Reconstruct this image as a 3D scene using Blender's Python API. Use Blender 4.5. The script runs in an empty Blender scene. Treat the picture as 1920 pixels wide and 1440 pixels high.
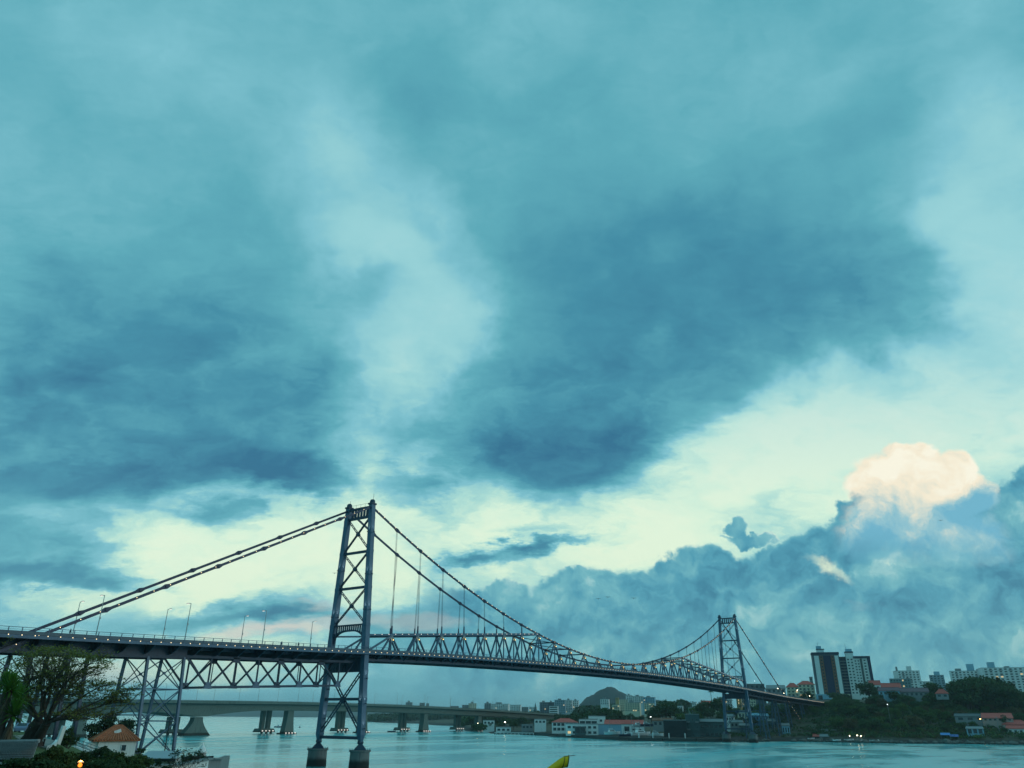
import bpy, bmesh, math, random
from mathutils import Vector, Matrix
from math import sin, cos, tan, pi, radians, sqrt, atan2, hypot

SC = bpy.context.scene
COL = SC.collection
RND = random.Random(7)

# ------------------------------------------------------------------ camera
# X runs along the steel bridge (island tower x=0, continent tower x=339.5), Y away from the viewer's bank, Z up from the water
CAM = Vector((-167.557, -174.352, 13.288))
YAW, PITCH, ROLL, FPX = 2.174, 0.419, 0.008, 1402.4
FW = Vector((sin(YAW)*cos(PITCH), -cos(YAW)*cos(PITCH), sin(PITCH)))
_r = FW.cross(Vector((0, 0, 1))).normalized(); _u = _r.cross(FW)
RT = _r*cos(ROLL)+_u*sin(ROLL); UP = -_r*sin(ROLL)+_u*cos(ROLL)
FH = Vector((sin(YAW), -cos(YAW), 0)); RH = Vector((-cos(YAW), -sin(YAW), 0))   # level heading and its right
cd = bpy.data.cameras.new('camera'); cam = bpy.data.objects.new('camera', cd); COL.objects.link(cam)
cam.matrix_world = Matrix(((RT.x, UP.x, -FW.x, CAM.x), (RT.y, UP.y, -FW.y, CAM.y), (RT.z, UP.z, -FW.z, CAM.z), (0, 0, 0, 1)))
cd.sensor_fit = 'HORIZONTAL'; cd.sensor_width = 36; cd.lens = FPX/1920*36
cd.clip_start = 0.5; cd.clip_end = 40000
SC.camera = cam

def ray(u, v): return FW + RT*((u-960)/FPX) - UP*((v-720)/FPX)
def D(u, v, d): return CAM + ray(u, v)*d                       # point seen at photo pixel (u, v) at a known depth
def ATY(u, v, y): r = ray(u, v); return CAM + r*((y-CAM.y)/r.y)
def ATZ(u, v, z): r = ray(u, v); return CAM + r*((z-CAM.z)/r.z)

SC.view_settings.view_transform = 'Standard'; SC.view_settings.look = 'None'
SC.view_settings.exposure = 0; SC.view_settings.gamma = 1
SC.cycles.use_denoising = True
SC.cycles.max_bounces = 5; SC.cycles.diffuse_bounces = 2; SC.cycles.glossy_bounces = 3; SC.cycles.transmission_bounces = 2
SC.cycles.volume_bounces = 0; SC.cycles.transparent_max_bounces = 8
SC.cycles.sample_clamp_indirect = 4

def s2l(r, g, b):
    f = lambda c: c/12.92 if c <= .04045 else ((c+.055)/1.055)**2.4
    return (f(r/255), f(g/255), f(b/255), 1)
# ------------------------------------------------------------------ sky
W = bpy.data.worlds.new('World'); SC.world = W; W.use_nodes = True
W.cycles.sampling_method = 'MANUAL'; W.cycles.sample_map_resolution = 512
NT = W.node_tree; NT.nodes.clear()
SUN_AZ = Vector((0.45, -0.89, 0)).normalized(); SUN_EL = radians(16)

class G:
    "small node-graph builder"
    def __init__(s, nt): s.nt = nt
    def n(s, t, **kw):
        x = s.nt.nodes.new(t)
        for k, v in kw.items(): setattr(x, k, v)
        return x
    def put(s, sock, v):
        if isinstance(v, bpy.types.NodeSocket): s.nt.links.new(v, sock)
        elif v is not None: sock.default_value = v
    def m(s, op, a, b=None, c=None, clamp=False):
        x = s.n('ShaderNodeMath', operation=op, use_clamp=clamp)
        for i, v in enumerate((a, b, c)): s.put(x.inputs[i], v)
        return x.outputs[0]
    def v(s, op, a, b=None, sc=None):
        x = s.n('ShaderNodeVectorMath', operation=op); s.put(x.inputs[0], a)
        if b is not None: s.put(x.inputs[1], b)
        if sc is not None: s.put(x.inputs[3], sc)
        return x.outputs['Value'] if op in ('DOT_PRODUCT', 'LENGTH') else x.outputs[0]
    def mix(s, f, a, b, t='RGBA'):
        x = s.n('ShaderNodeMix', data_type=t)
        i = {'RGBA': (6, 7, 2), 'FLOAT': (2, 3, 0)}[t]
        s.put(x.inputs[0], f); s.put(x.inputs[i[0]], a); s.put(x.inputs[i[1]], b)
        return x.outputs[i[2]]
    def mr(s, v, a, b, c=0., d=1., smooth=True):
        x = s.n('ShaderNodeMapRange', interpolation_type='SMOOTHSTEP' if smooth else 'LINEAR')
        for i, q in enumerate((v, a, b, c, d)): s.put(x.inputs[i], q)
        return x.outputs[0]
    def noise(s, vec, scale, detail=4, rough=.5, color=False, dist=0.):
        x = s.n('ShaderNodeTexNoise'); s.put(x.inputs['Vector'], vec); x.inputs['Scale'].default_value = scale
        x.inputs['Detail'].default_value = detail; x.inputs['Roughness'].default_value = rough; x.inputs['Distortion'].default_value = dist
        return x.outputs['Color' if color else 'Fac']
    def ramp(s, f, stops, interp='LINEAR'):
        x = s.n('ShaderNodeValToRGB'); e = x.color_ramp.elements; x.color_ramp.interpolation = interp
        while len(e) < len(stops): e.new(.5)
        for q, (p, c) in zip(e, stops): q.position = p; q.color = c
        s.put(x.inputs[0], f); return x.outputs[0]
    def xyz(s, a, b, c):
        x = s.n('ShaderNodeCombineXYZ')
        for i, v in enumerate((a, b, c)): s.put(x.inputs[i], v)
        return x.outputs[0]

g = G(NT)
dirn = g.v('NORMALIZE', g.n('ShaderNodeTexCoord').outputs['Generated'])
# cloud positions are kept on a conformal chart of the sky round one fixed compass direction
E0 = Vector((sin(2.174)*cos(.42), -cos(2.174)*cos(.42), sin(.42))); E1 = E0.cross(Vector((0, 0, 1))).normalized(); E2 = E1.cross(E0)
den = g.m('ADD', g.m('MAXIMUM', g.v('DOT_PRODUCT', dirn, tuple(E0)), -.6), 1.)
SX = g.m('DIVIDE', g.v('DOT_PRODUCT', dirn, tuple(E1)), den); SY = g.m('DIVIDE', g.v('DOT_PRODUCT', dirn, tuple(E2)), den)
S0 = g.xyz(SX, SY, 0.)
sep = g.n('ShaderNodeSeparateXYZ'); g.put(sep.inputs[0], dirn); DZ = sep.outputs[2]
zz = g.m('ADD', g.m('MAXIMUM', DZ, -.02), .30)
PL = g.xyz(g.m('DIVIDE', sep.outputs[0], zz), g.m('DIVIDE', sep.outputs[1], zz), 0.)      # cloud-layer plane
def centred(vec, amt): 
    return g.v('SCALE', g.v('MULTIPLY', g.v('SUBTRACT', vec, (.5, .5, .5)), (1, 1, 0)), sc=amt)
wl = g.noise(PL, 1.6, 4, .55, True); wh = g.noise(S0, 22., 6, .62, True); wm = g.noise(S0, 8., 5, .6, True)
hi = g.mr(DZ, .12, .50, .30, 1.)
S_soft = g.v('ADD', g.v('ADD', S0, centred(wl, g.m('MULTIPLY', hi, .15))), centred(wm, g.m('MULTIPLY', hi, .10)))
wa = g.noise(g.v('MULTIPLY', S0, (1., 2.6, 1.)), 13., 6, .62, True)
S_low = g.v('ADD', S0, g.v('MULTIPLY', centred(wa, .085), (1.3, .55, 0)))
S_hard = g.v('ADD', g.v('ADD', S0, centred(wm, .045)), centred(wh, .040))
def chart(u, v):
    d = ray(u, v).normalized(); q = 1+d.dot(E0); return d.dot(E1)/q, d.dot(E2)/q
def blob(vec, u, v, a, b, rot=0.):
    x, y = chart(u, v); x2, y2 = chart(u+10, v); k = hypot(x2-x, y2-y)/10
    mp = g.n('ShaderNodeMapping', vector_type='TEXTURE'); g.put(mp.inputs[0], vec)
    mp.inputs[1].default_value = (x, y, 0); mp.inputs[2].default_value = (0, 0, radians(-rot)); mp.inputs[3].default_value = (a*k, b*k, 1)
    gr = g.n('ShaderNodeTexGradient', gradient_type='SPHERICAL'); g.put(gr.inputs[0], mp.outputs[0])
    return gr.outputs['Fac']
def relief(vec, scale, off, detail=7, rough=.6):
    "lit and shaded sides of billows: the cloud noise minus itself a little towards the light"
    return g.m('SUBTRACT', g.noise(vec, scale, detail, rough), g.noise(g.v('ADD', vec, off), scale, detail, rough))
def soft_sum(vec, base, blobs):
    acc = base
    for (u, v, a, b, rot, amp) in blobs:
        x = g.mr(blob(vec, u, v, a*1.35, b*1.35, rot), 0., .8, 0., amp); acc = g.m('ADD', acc, x)
    return acc
def hard_max(vec, blobs):
    acc = None
    for (u, v, a, b, rot) in blobs:
        x = blob(vec, u, v, a, b, rot); acc = x if acc is None else g.m('MAXIMUM', acc, x)
    return acc

# brightness of the high cloud sheet: 0 thick and dark .. 1 clear gap
soft = [
 (100,60,500,200,0,.02),(450,140,300,140,0,.05),(1000,60,400,120,0,.05),(820,130,130,120,20,-.06),
 (20,350,200,200,0,.02),(180,330,220,140,0,-.03),(430,440,150,130,0,-.06),(250,560,300,140,5,-.13),
 (330,760,470,190,4,-.15),(120,715,95,48,10,-.16),(160,890,190,48,4,-.20),(60,800,160,70,0,-.06),(420,850,230,60,0,-.06),
 (590,210,160,90,25,.02),(640,290,120,100,45,.07),(560,390,130,120,0,.10),(720,400,140,130,40,.13),(850,510,60,110,-10,.12),(690,510,130,60,30,.14),
 (770,570,120,60,35,.14),(835,640,66,50,10,.17),(780,700,80,70,0,.15),(660,330,200,170,40,.03),(760,540,180,150,40,.11),(720,740,170,140,0,.10),(600,300,120,120,0,.05),(700,720,110,100,0,.24),(650,800,90,80,10,.26),(820,815,60,40,0,.25),(880,760,40,60,0,.06),
 (640,870,110,45,10,.22),(750,900,90,60,40,.20),(880,930,130,80,35,.34),(820,860,60,40,0,-.10),
 (590,905,150,45,12,-.36),(450,975,75,26,6,-.30),(440,905,40,40,0,.16),(770,930,60,40,20,-.22),
 (1250,470,480,170,-8,-.08),(1290,470,230,90,-20,-.08),(1080,600,240,150,0,-.10),(1540,560,270,110,8,-.12),(1450,640,270,90,-4,-.13),(1100,760,300,170,-10,-.17),(1060,860,240,110,5,-.14),(1110,930,120,50,0,-.10),(1250,800,130,70,-30,-.12),
 (1330,160,260,140,0,.02),(1680,190,170,100,-30,-.06),(1560,300,200,100,-20,.02),(1640,120,80,120,0,.04),
 (1960,420,240,330,0,.30),(1830,450,150,70,-10,.10),(1920,720,230,220,0,.34),(1700,430,120,70,0,.07),(1770,570,100,60,0,-.05),(1900,560,130,140,0,.16),
 (1640,790,420,120,-8,.52),(1330,900,280,110,-28,.50),(1500,900,260,130,0,.42),(1150,1010,300,90,8,.46),(940,1010,170,80,20,.42),(1240,980,200,90,0,.30),(1700,860,300,150,0,.30),
 (1190,650,60,40,0,.12),(1420,800,90,26,0,-.12),
 (330,1060,330,85,-14,.52),(540,1020,260,110,-6,.50),(700,1060,200,130,0,.46),(160,975,120,60,0,.22),(380,930,130,26,0,.24),(300,960,100,40,0,.14),(250,1010,120,50,0,.20),(560,1110,260,60,0,.24),(850,1040,160,70,0,.26),
 (30,1000,170,130,10,-.16),(110,1075,200,36,6,-.22),(230,1092,160,22,8,-.28),(330,1108,60,12,6,-.14),(60,960,60,30,0,.12),(120,1128,160,22,-3,.16),(150,1165,300,30,0,.04),(400,1160,160,30,-6,-.02),(530,1145,150,26,-8,-.34),(590,1160,110,20,0,-.22),(400,1150,100,14,-10,-.14),
 (620,1050,70,26,-10,-.16),(720,1090,60,18,0,-.12),(940,1040,130,22,-9,-.58),(1040,1017,130,14,-7,-.50),(1000,990,60,14,0,-.30),(870,1050,60,14,0,-.25),
 (200,1030,90,20,-8,-.20),(330,1070,120,14,10,-.16),(100,1045,120,16,4,.22),(60,1110,140,14,2,.2),(260,1130,160,12,-4,.14),(420,1180,160,12,-3,.12),(480,1120,90,12,-10,-.2),(560,1240,360,70,0,.30),(200,1245,280,55,0,.34),(60,1200,200,40,0,.10),(760,1170,160,90,0,-.22),
]
fb = g.noise(PL, 1.15, 7, .56); fb2 = g.noise(PL, 4.5, 6, .6)
base = g.m('ADD', g.m('ADD', .455, g.m('MULTIPLY', g.m('SUBTRACT', fb, .5), .44)), g.m('MULTIPLY', g.m('SUBTRACT', fb2, .5), .20))
L = soft_sum(S_soft, base, [(u, v, a, b, r, k*(.72 if k > 0 else 1.22)) for u, v, a, b, r, k in soft if v < 890])
L = soft_sum(S_low, L, [(u, v, a, b, r, k*(.80 if k > 0 else 1.0)) for u, v, a, b, r, k in soft if v >= 890])
L = g.m('ADD', g.m('MINIMUM', L, .74), g.m('MULTIPLY', g.m('MAXIMUM', g.m('SUBTRACT', L, .74), 0.), .42))
low = g.mr(DZ, .62, .25)
mot = g.m('SUBTRACT', g.noise(g.v('MULTIPLY', S_low, (1., 1.9, 1.)), 13., 8, .64), .5)
L = g.m('ADD', L, g.m('MULTIPLY', mot, g.m('ADD', g.m('MULTIPLY', low, .62), .12)))
rl = g.m('ADD', g.m('MULTIPLY', relief(S_soft, 6., (-.010, .022, 0.)), .42), g.m('MULTIPLY', relief(S_low, 17., (-.005, .010, 0.)), .50))
L = g.m('ADD', L, g.m('MULTIPLY', rl, g.m('ADD', g.m('MULTIPLY', low, .68), .30)))
col_hi = g.ramp(L, [(0., s2l(42,108,140)), (.22, s2l(64,140,163)), (.42, s2l(92,170,184)), (.58, s2l(124,192,204)), (.74, s2l(172,222,212)), (.88, s2l(214,244,220)), (1., s2l(228,248,222))])
# towards the sunset side and low down the clear gaps turn creamier
warm = g.m('MULTIPLY', g.mr(L, .62, .98), g.mr(SY, -.02, -.20))
col_hi = g.mix(g.m('MULTIPLY', warm, .55), col_hi, s2l(236,250,214))

# high up, thin cloud lets the blue through instead
col_hi = g.mix(g.m('MULTIPLY', g.m('MULTIPLY', g.mr(SY, -.10, .05), g.mr(L, .46, .80)), .62), col_hi, s2l(136,202,218))

# low heaped clouds with crisp tops
front = [
 (1010,1165,170,80,0),(880,1150,150,75,-5),(800,1180,190,60,-5),(950,1100,60,36,0),(890,1108,45,26,0),(1060,1110,80,40,0),(1130,1110,90,52,0),(1200,1120,100,58,0),(1110,1086,40,24,0),
 (1280,1090,70,62,0),(1330,1060,75,58,0),(1262,1066,36,36,0),(1430,1080,100,70,0),(1400,1055,60,30,0),(1460,1040,60,40,0),(1530,1030,70,50,0),(1520,1100,100,56,0),(1600,1150,260,70,0),
 (1620,1040,75,60,0),(1700,1040,120,80,0),(1820,1030,120,90,0),(1900,960,70,80,0),(1930,920,60,60,0),(1780,1130,260,130,0),(1300,1200,420,130,0),(1750,1240,500,120,0),(1050,1260,400,110,0),(1960,1100,200,200,0),
 (1390,962,30,22,0),(1415,990,60,15,8),(1395,985,26,22,0),(1640,980,70,50,0),(1580,1000,36,50,0),(1870,990,80,70,0),
]
H = hard_max(S_hard, front)
Hn = g.m('ADD', H, g.m('MULTIPLY', g.m('SUBTRACT', g.noise(S0, 40., 8, .68), .5), .34))
mfront = g.m('MULTIPLY', g.m('MULTIPLY', g.mr(Hn, .0, .24), g.mr(H, .0, .08)), g.mr(SX, chart(720,1150)[0], chart(900,1150)[0]))
cell = g.noise(S_hard, 9., 7, .62)
f_sh = g.m('ADD', g.m('ADD', g.m('MULTIPLY', g.m('SUBTRACT', cell, .5), .80), g.m('ADD', g.m('MULTIPLY', relief(S_hard, 20., (-.007, .012, 0.)), 1.9), g.m('MULTIPLY', relief(g.v('ADD', S_hard, (2., 5., 0.)), 48., (-.003, .005, 0.)), .8))), g.m('ADD', g.mr(Hn, .0, .40, .40, -.02), .36))
f_sh = soft_sum(S_soft, f_sh, [(1310,1095,130,60,0,-.16),(1470,1060,120,50,0,-.10),(1700,1030,160,50,0,.10),(1010,1240,260,60,0,.10),(1080,1130,110,50,0,.20),(960,1110,70,50,0,.22),(1180,1130,70,40,0,.12),(1500,1150,120,50,0,.12),(1650,1060,120,40,0,.10),(1500,1250,500,70,0,.10),(1880,1090,120,60,0,-.12),(1620,1120,120,50,0,-.06)])
col_fr = g.ramp(f_sh, [(0., s2l(48,124,152)), (.3, s2l(74,154,176)), (.6, s2l(110,180,190)), (.85, s2l(156,205,206)), (1., s2l(205,230,214))])
# gap of light between the heaps
col = g.mix(mfront, col_hi, col_fr)
notch = soft_sum(S_hard, 0., [(1566,1072,38,11,24,.5),(1540,1056,34,10,10,.4)])
notch = g.m('MINIMUM', notch, .9)
col = g.mix(notch, col, s2l(236,248,214))
# the sunlit heap that catches the last light
pink = [(1720,878,75,48,0),(1665,905,78,58,0),(1640,930,62,50,0),(1760,905,90,60,0),(1800,885,38,46,0),(1740,940,130,70,0),(1690,855,40,26,0),(1730,855,42,28,0),(1700,985,140,60,0),(1830,930,50,50,0),(1780,1000,130,60,0),(1690,1020,150,60,0),(1800,1030,120,50,0)]
S_pk = g.v('ADD', g.v('ADD', S0, centred(wh, .030)), centred(wm, .012))
Pk = hard_max(S_pk, pink)
mp_ = g.mr(g.m('ADD', Pk, g.m('MULTIPLY', g.m('SUBTRACT', g.noise(S0, 38., 8, .68), .5), .36)), .0, .34)
mp_ = g.m('MULTIPLY', mp_, g.mr(Pk, .0, .06))
pk_l = g.m('ADD', g.mr(SY, chart(1720,1045)[1], chart(1720,868)[1], 0., 1., False), g.m('ADD', g.m('MULTIPLY', relief(S_pk, 26., (-.006, .010, 0.)), 1.9), g.m('MULTIPLY', relief(S_pk, 60., (-.003, .004, 0.)), .7)))
pk_l = soft_sum(S_soft, pk_l, [(1850,950,90,80,0,-.45),(1800,960,90,50,0,-.18)])
col_pk = g.ramp(pk_l, [(0., s2l(108,178,202)), (.3, s2l(152,198,206)), (.55, s2l(224,226,208)), (.78, s2l(250,238,210)), (1., s2l(255,249,226))])
col = g.mix(g.m('MULTIPLY', mp_, g.mr(SY, chart(1720,1085)[1], chart(1720,985)[1])), col, col_pk)
# a faint rose band low over the island side
rose = soft_sum(S_low, 0., [(570,1186,170,18,-4,.34),(480,1196,120,12,0,.25),(800,1168,110,20,0,.22),(600,1140,50,14,0,.25),(200,1262,60,26,0,.4),(1600,1130,20,10,0,.05)])
col = g.mix(g.m('MINIMUM', rose, .85), col, s2l(247,222,200))
# clear air scattering above the clouds, and the haze line where sea meets sky
nish = g.n('ShaderNodeTexSky', sky_type='NISHITA'); nish.sun_disc = False; nish.sun_elevation = SUN_EL
nish.sun_rotation = atan2(SUN_AZ.x, SUN_AZ.y); nish.air_density = 1.; nish.dust_density = 1.2
hz = g.mr(DZ, .0, .085, .55, 0.)
col = g.mix(hz, col, s2l(100,180,202))
tot = g.v('ADD', g.v('SCALE', col, sc=.97), g.v('SCALE', nish.outputs[0], sc=.012))
below = g.mr(DZ, -.05, -.0)
tot = g.mix(below, s2l(48,96,112), tot)
bg = g.n('ShaderNodeBackground'); g.put(bg.inputs[0], tot); bg.inputs[1].default_value = 1.
out = g.n('ShaderNodeOutputWorld'); NT.links.new(bg.outputs[0], out.inputs[0])

sl = bpy.data.lights.new('sun', 'SUN'); sl.energy = .45; sl.angle = radians(25); sl.color = (1., .93, .82)
so = bpy.data.objects.new('sun', sl); COL.objects.link(so); so.location = (0, 0, 400)
so.rotation_euler = (-(SUN_AZ*cos(SUN_EL)+Vector((0, 0, sin(SUN_EL))))).to_track_quat('-Z', 'Y').to_euler()
# ------------------------------------------------------------------ materials
MATS = {}
def mat(name, col, rough=.7, metal=0., var=.25, scale=.6, bump=0., bscale=4., streak=0., emit=None, spec=.4, tint=None, band=None, coords='Object', trans=0.):
    "procedural surface: base colour broken up by two noises, optional rain streaks, relief and a tide band"
    if name in MATS: return MATS[name]
    m = bpy.data.materials.new(name); MATS[name] = m; m.use_nodes = True; nt = m.node_tree; nt.nodes.clear(); q = G(nt)
    b = q.n('ShaderNodeBsdfPrincipled'); o = q.n('ShaderNodeOutputMaterial'); nt.links.new(b.outputs[0], o.inputs[0])
    if emit:
        b.inputs['Emission Color'].default_value = (*col[:3], 1); b.inputs['Emission Strength'].default_value = emit
    tc = q.n('ShaderNodeTexCoord').outputs[coords] if coords != 'World' else q.n('ShaderNodeNewGeometry').outputs['Position']
    n1 = q.noise(tc, scale, 5, .6); n2 = q.noise(tc, scale*7.3, 3, .5)
    k = q.m('ADD', q.m('MULTIPLY', q.m('SUBTRACT', n1, .5), 2*var), q.m('MULTIPLY', q.m('SUBTRACT', n2, .5), var))
    c1 = tuple(min(1, x*1.0) for x in col[:3])+(1,); t = tint or col
    base = q.mix(q.m('ADD', k, .5, clamp=True), tuple(x*(1-var) for x in col[:3])+(1,), tuple(min(1, x*(1+var)) for x in t[:3])+(1,))
    if streak:
        sv = q.v('MULTIPLY', tc, (2.2, 2.2, .12)); ns = q.mr(q.noise(sv, 1.3, 5, .65), .48, .72)
        base = q.mix(q.m('MULTIPLY', ns, streak), base, tuple(x*.30 for x in col[:3])+(1,))
    if band:                                                   # weed and wet stain left by the tide, (height, softness, colour)
        ps = q.n('ShaderNodeSeparateXYZ'); q.put(ps.inputs[0], q.n('ShaderNodeNewGeometry').outputs['Position'])
        e = q.m('ADD', ps.outputs[2], q.m('MULTIPLY', q.m('SUBTRACT', n1, .5), band[1]*2))
        base = q.mix(q.mr(e, band[0]-band[1], band[0]+band[1], 1., 0.), base, (*band[2][:3], 1))
    q.put(b.inputs['Base Color'], base); b.inputs['Roughness'].default_value = rough; b.inputs['Metallic'].default_value = metal
    b.inputs['Specular IOR Level'].default_value = spec
    if bump:
        bp = q.n('ShaderNodeBump'); bp.inputs['Strength'].default_value = bump; bp.inputs['Distance'].default_value = .1
        q.put(bp.inputs['Height'], q.noise(tc, bscale, 5, .6)); q.put(b.inputs['Normal'], bp.outputs[0])
    return m
def glow(name, col, strength):
    if name in MATS: return MATS[name]
    m = bpy.data.materials.new(name); MATS[name] = m; m.use_nodes = True; nt = m.node_tree; nt.nodes.clear(); q = G(nt)
    e = q.n('ShaderNodeEmission'); e.inputs[0].default_value = (*col, 1); e.inputs[1].default_value = strength
    o = q.n('ShaderNodeOutputMaterial'); nt.links.new(e.outputs[0], o.inputs[0]); m.cycles.emission_sampling = 'NONE' if strength < 30 else 'AUTO'
    return m
def leaf(name, c1, c2, scale=.35, rough=.75):
    if name in MATS: return MATS[name]
    m = bpy.data.materials.new(name); MATS[name] = m; m.use_nodes = True; nt = m.node_tree; nt.nodes.clear(); q = G(nt)
    pos = q.n('ShaderNodeNewGeometry'); n1 = q.noise(pos.outputs['Position'], scale, 4, .6)
    oi = q.n('ShaderNodeObjectInfo').outputs['Random']; ri = pos.outputs['Random Per Island']
    f = q.m('ADD', q.m('MULTIPLY', n1, .6), q.m('ADD', q.m('MULTIPLY', oi, .35), q.m('MULTIPLY', ri, .25)))
    c = q.mix(q.mr(f, .3, .95, smooth=False), (*c1, 1), (*c2, 1))
    d = q.n('ShaderNodeBsdfPrincipled'); q.put(d.inputs['Base Color'], c); d.inputs['Roughness'].default_value = rough; d.inputs['Specular IOR Level'].default_value = .2
    t = q.n('ShaderNodeBsdfTranslucent'); q.put(t.inputs[0], c)
    x = q.n('ShaderNodeMixShader'); x.inputs[0].default_value = .25; nt.links.new(d.outputs[0], x.inputs[1]); nt.links.new(t.outputs[0], x.inputs[2])
    o = q.n('ShaderNodeOutputMaterial'); nt.links.new(x.outputs[0], o.inputs[0]); return m

# ------------------------------------------------------------------ objects
ORG = {}
def tag(o, label=None, cat=None, group=None, kind=None):
    for k, v in (('label', label), ('category', cat), ('group', group), ('kind', kind)):
        if v: o[k] = v
    return o
def _place(o, parent):
    COL.objects.link(o)
    if parent is not None:
        o.parent = parent; o.matrix_parent_inverse = Matrix.Translation(-ORG[parent.name])
    ORG[o.name] = Vector((0, 0, 0)) if o.type == 'MESH' and parent is None else ORG.get(o.name, Vector((0, 0, 0)))
    return o
def empty(name, loc, parent=None, label=None, cat=None, group=None):
    o = bpy.data.objects.new(name, None); o.empty_display_size = .5
    COL.objects.link(o); loc = Vector(loc)
    if parent is not None: o.parent = parent; o.matrix_parent_inverse = Matrix.Translation(-ORG[parent.name])
    o.location = loc; ORG[o.name] = loc
    return tag(o, label, cat, group)
def link(o, parent=None, loc=None):
    "loc: world origin of the object's own mesh"
    COL.objects.link(o)
    if loc is not None: o.location = loc
    if parent is not None: o.parent = parent; o.matrix_parent_inverse = Matrix.Translation(-ORG[parent.name])
    ORG[o.name] = Vector(loc) if loc is not None else Vector((0, 0, 0))
    return o

class MB:
    "collects simple solids and links them as one mesh object"
    def __init__(s): s.v = []; s.f = []; s.sm = []
    def add(s, vs, fs, smooth=False):
        k = len(s.v); s.v += [tuple(x) for x in vs]; s.f += [tuple(i+k for i in f) for f in fs]; s.sm += [smooth]*len(fs); return s
    def box(s, c, sx, sy, sz, rz=0., top=1.):
        "box centred in x, y on c, standing on c.z; top scales the upper face"
        c = Vector(c); vs = []
        for z, k in ((0, 1.), (sz, top)):
            for x, y in ((-1, -1), (1, -1), (1, 1), (-1, 1)):
                px, py = x*sx/2*k, y*sy/2*k
                vs.append((c.x+px*cos(rz)-py*sin(rz), c.y+px*sin(rz)+py*cos(rz), c.z+z))
        return s.add(vs, [(3, 2, 1, 0), (4, 5, 6, 7), (0, 1, 5, 4), (1, 2, 6, 5), (2, 3, 7, 6), (3, 0, 4, 7)])
    def beam(s, p, q, w, h, up=(0, 0, 1), w2=None, h2=None):
        p, q = Vector(p), Vector(q); d = (q-p).normalized(); up = Vector(up)
        if abs(d.dot(up)) > .98: up = Vector((1, 0, 0))
        a = d.cross(up).normalized(); b = a.cross(d); vs = []
        for c, ww, hh in ((p, w, h), (q, w2 or w, h2 or h)):
            for x, y in ((-1, -1), (1, -1), (1, 1), (-1, 1)): vs.append(c+a*(x*ww/2)+b*(y*hh/2))
        return s.add(vs, [(0, 1, 2, 3), (7, 6, 5, 4), (0, 4, 5, 1), (1, 5, 6, 2), (2, 6, 7, 3), (3, 7, 4, 0)])
    def tube(s, p, q, r, r2=None, n=8, caps=True, smooth=True):
        p, q = Vector(p), Vector(q); r2 = r if r2 is None else r2; d = (q-p).normalized()
        up = Vector((0, 0, 1)) if abs(d.z) < .95 else Vector((1, 0, 0)); a = d.cross(up).normalized(); b = a.cross(d)
        vs = [c+(a*cos(2*pi*i/n)+b*sin(2*pi*i/n))*rr for c, rr in ((p, r), (q, r2)) for i in range(n)]
        s.add(vs, [(i, (i+1) % n, n+(i+1) % n, n+i) for i in range(n)], smooth)
        if caps: s.add(vs, [tuple(range(n))[::-1], tuple(range(n, 2*n))])
        return s
    def lathe(s, c, prof, n=16, smooth=True, sx=1., sy=1.):
        c = Vector(c); vs = [(c.x+r*cos(2*pi*i/n)*sx, c.y+r*sin(2*pi*i/n)*sy, c.z+z) for r, z in prof for i in range(n)]
        fs = [(k*n+i, k*n+(i+1) % n, (k+1)*n+(i+1) % n, (k+1)*n+i) for k in range(len(prof)-1) for i in range(n)]
        s.add(vs, fs, smooth); m = len(prof)
        return s.add(vs, [tuple(range(n))[::-1], tuple(range((m-1)*n, m*n))])
    def prism(s, poly, a, b):
        "polygon of points swept from offset a to offset b (both vectors)"
        n = len(poly); a, b = Vector(a), Vector(b); P = [Vector(x) for x in poly]
        vs = [x+a for x in P]+[x+b for x in P]
        return s.add(vs, [tuple(range(n))[::-1], tuple(range(n, 2*n))]+[(i, (i+1) % n, n+(i+1) % n, n+i) for i in range(n)])
    def mesh(s, name, m):
        me = bpy.data.meshes.new(name); me.from_pydata(s.v, [], s.f)
        if any(s.sm): me.polygons.foreach_set('use_smooth', s.sm)
        me.materials.append(m); me.update(); return me
    def build(s, name, m, parent=None, **kw):
        if parent is None and not kw.get('raw'):
            # origin at the base
            xs = [min(v[i] for v in s.v) for i in range(3)]; xe = [max(v[i] for v in s.v) for i in range(3)]
            o_ = Vector(((xs[0]+xe[0])/2, (xs[1]+xe[1])/2, xs[2])); s.v = [tuple(Vector(v)-o_) for v in s.v]
            o = link(bpy.data.objects.new(name, s.mesh(name, m)), None, o_)
        else: o = link(bpy.data.objects.new(name, s.mesh(name, m)), parent)
        kw.pop('raw', None)
        return tag(o, **kw)
_UB = {}
def unit_box(m):
    if m.name not in _UB: _UB[m.name] = MB().box((0, 0, -.5), 1, 1, 1).mesh('bar_'+m.name, m)
    return _UB[m.name]
def bar(name, p, q, w, h, m, parent, up=(0, 0, 1)):
    "straight member between two points sharing one box mesh"
    p, q = Vector(p), Vector(q); d = q-p; L_ = d.length; d.normalize(); up = Vector(up)
    if abs(d.dot(up)) > .98: up = Vector((1, 0, 0))
    a = d.cross(up).normalized(); b = a.cross(d); c = (p+q)/2
    o = bpy.data.objects.new(name, unit_box(m)); COL.objects.link(o)
    M = Matrix(((d.x*L_, a.x*w, b.x*h, c.x), (d.y*L_, a.y*w, b.y*h, c.y), (d.z*L_, a.z*w, b.z*h, c.z), (0, 0, 0, 1)))
    o.parent = parent; o.matrix_parent_inverse = Matrix.Translation(-ORG[parent.name]); o.matrix_basis = M
    ORG[o.name] = Vector((0, 0, 0)); return o
_INST = {}
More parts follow.
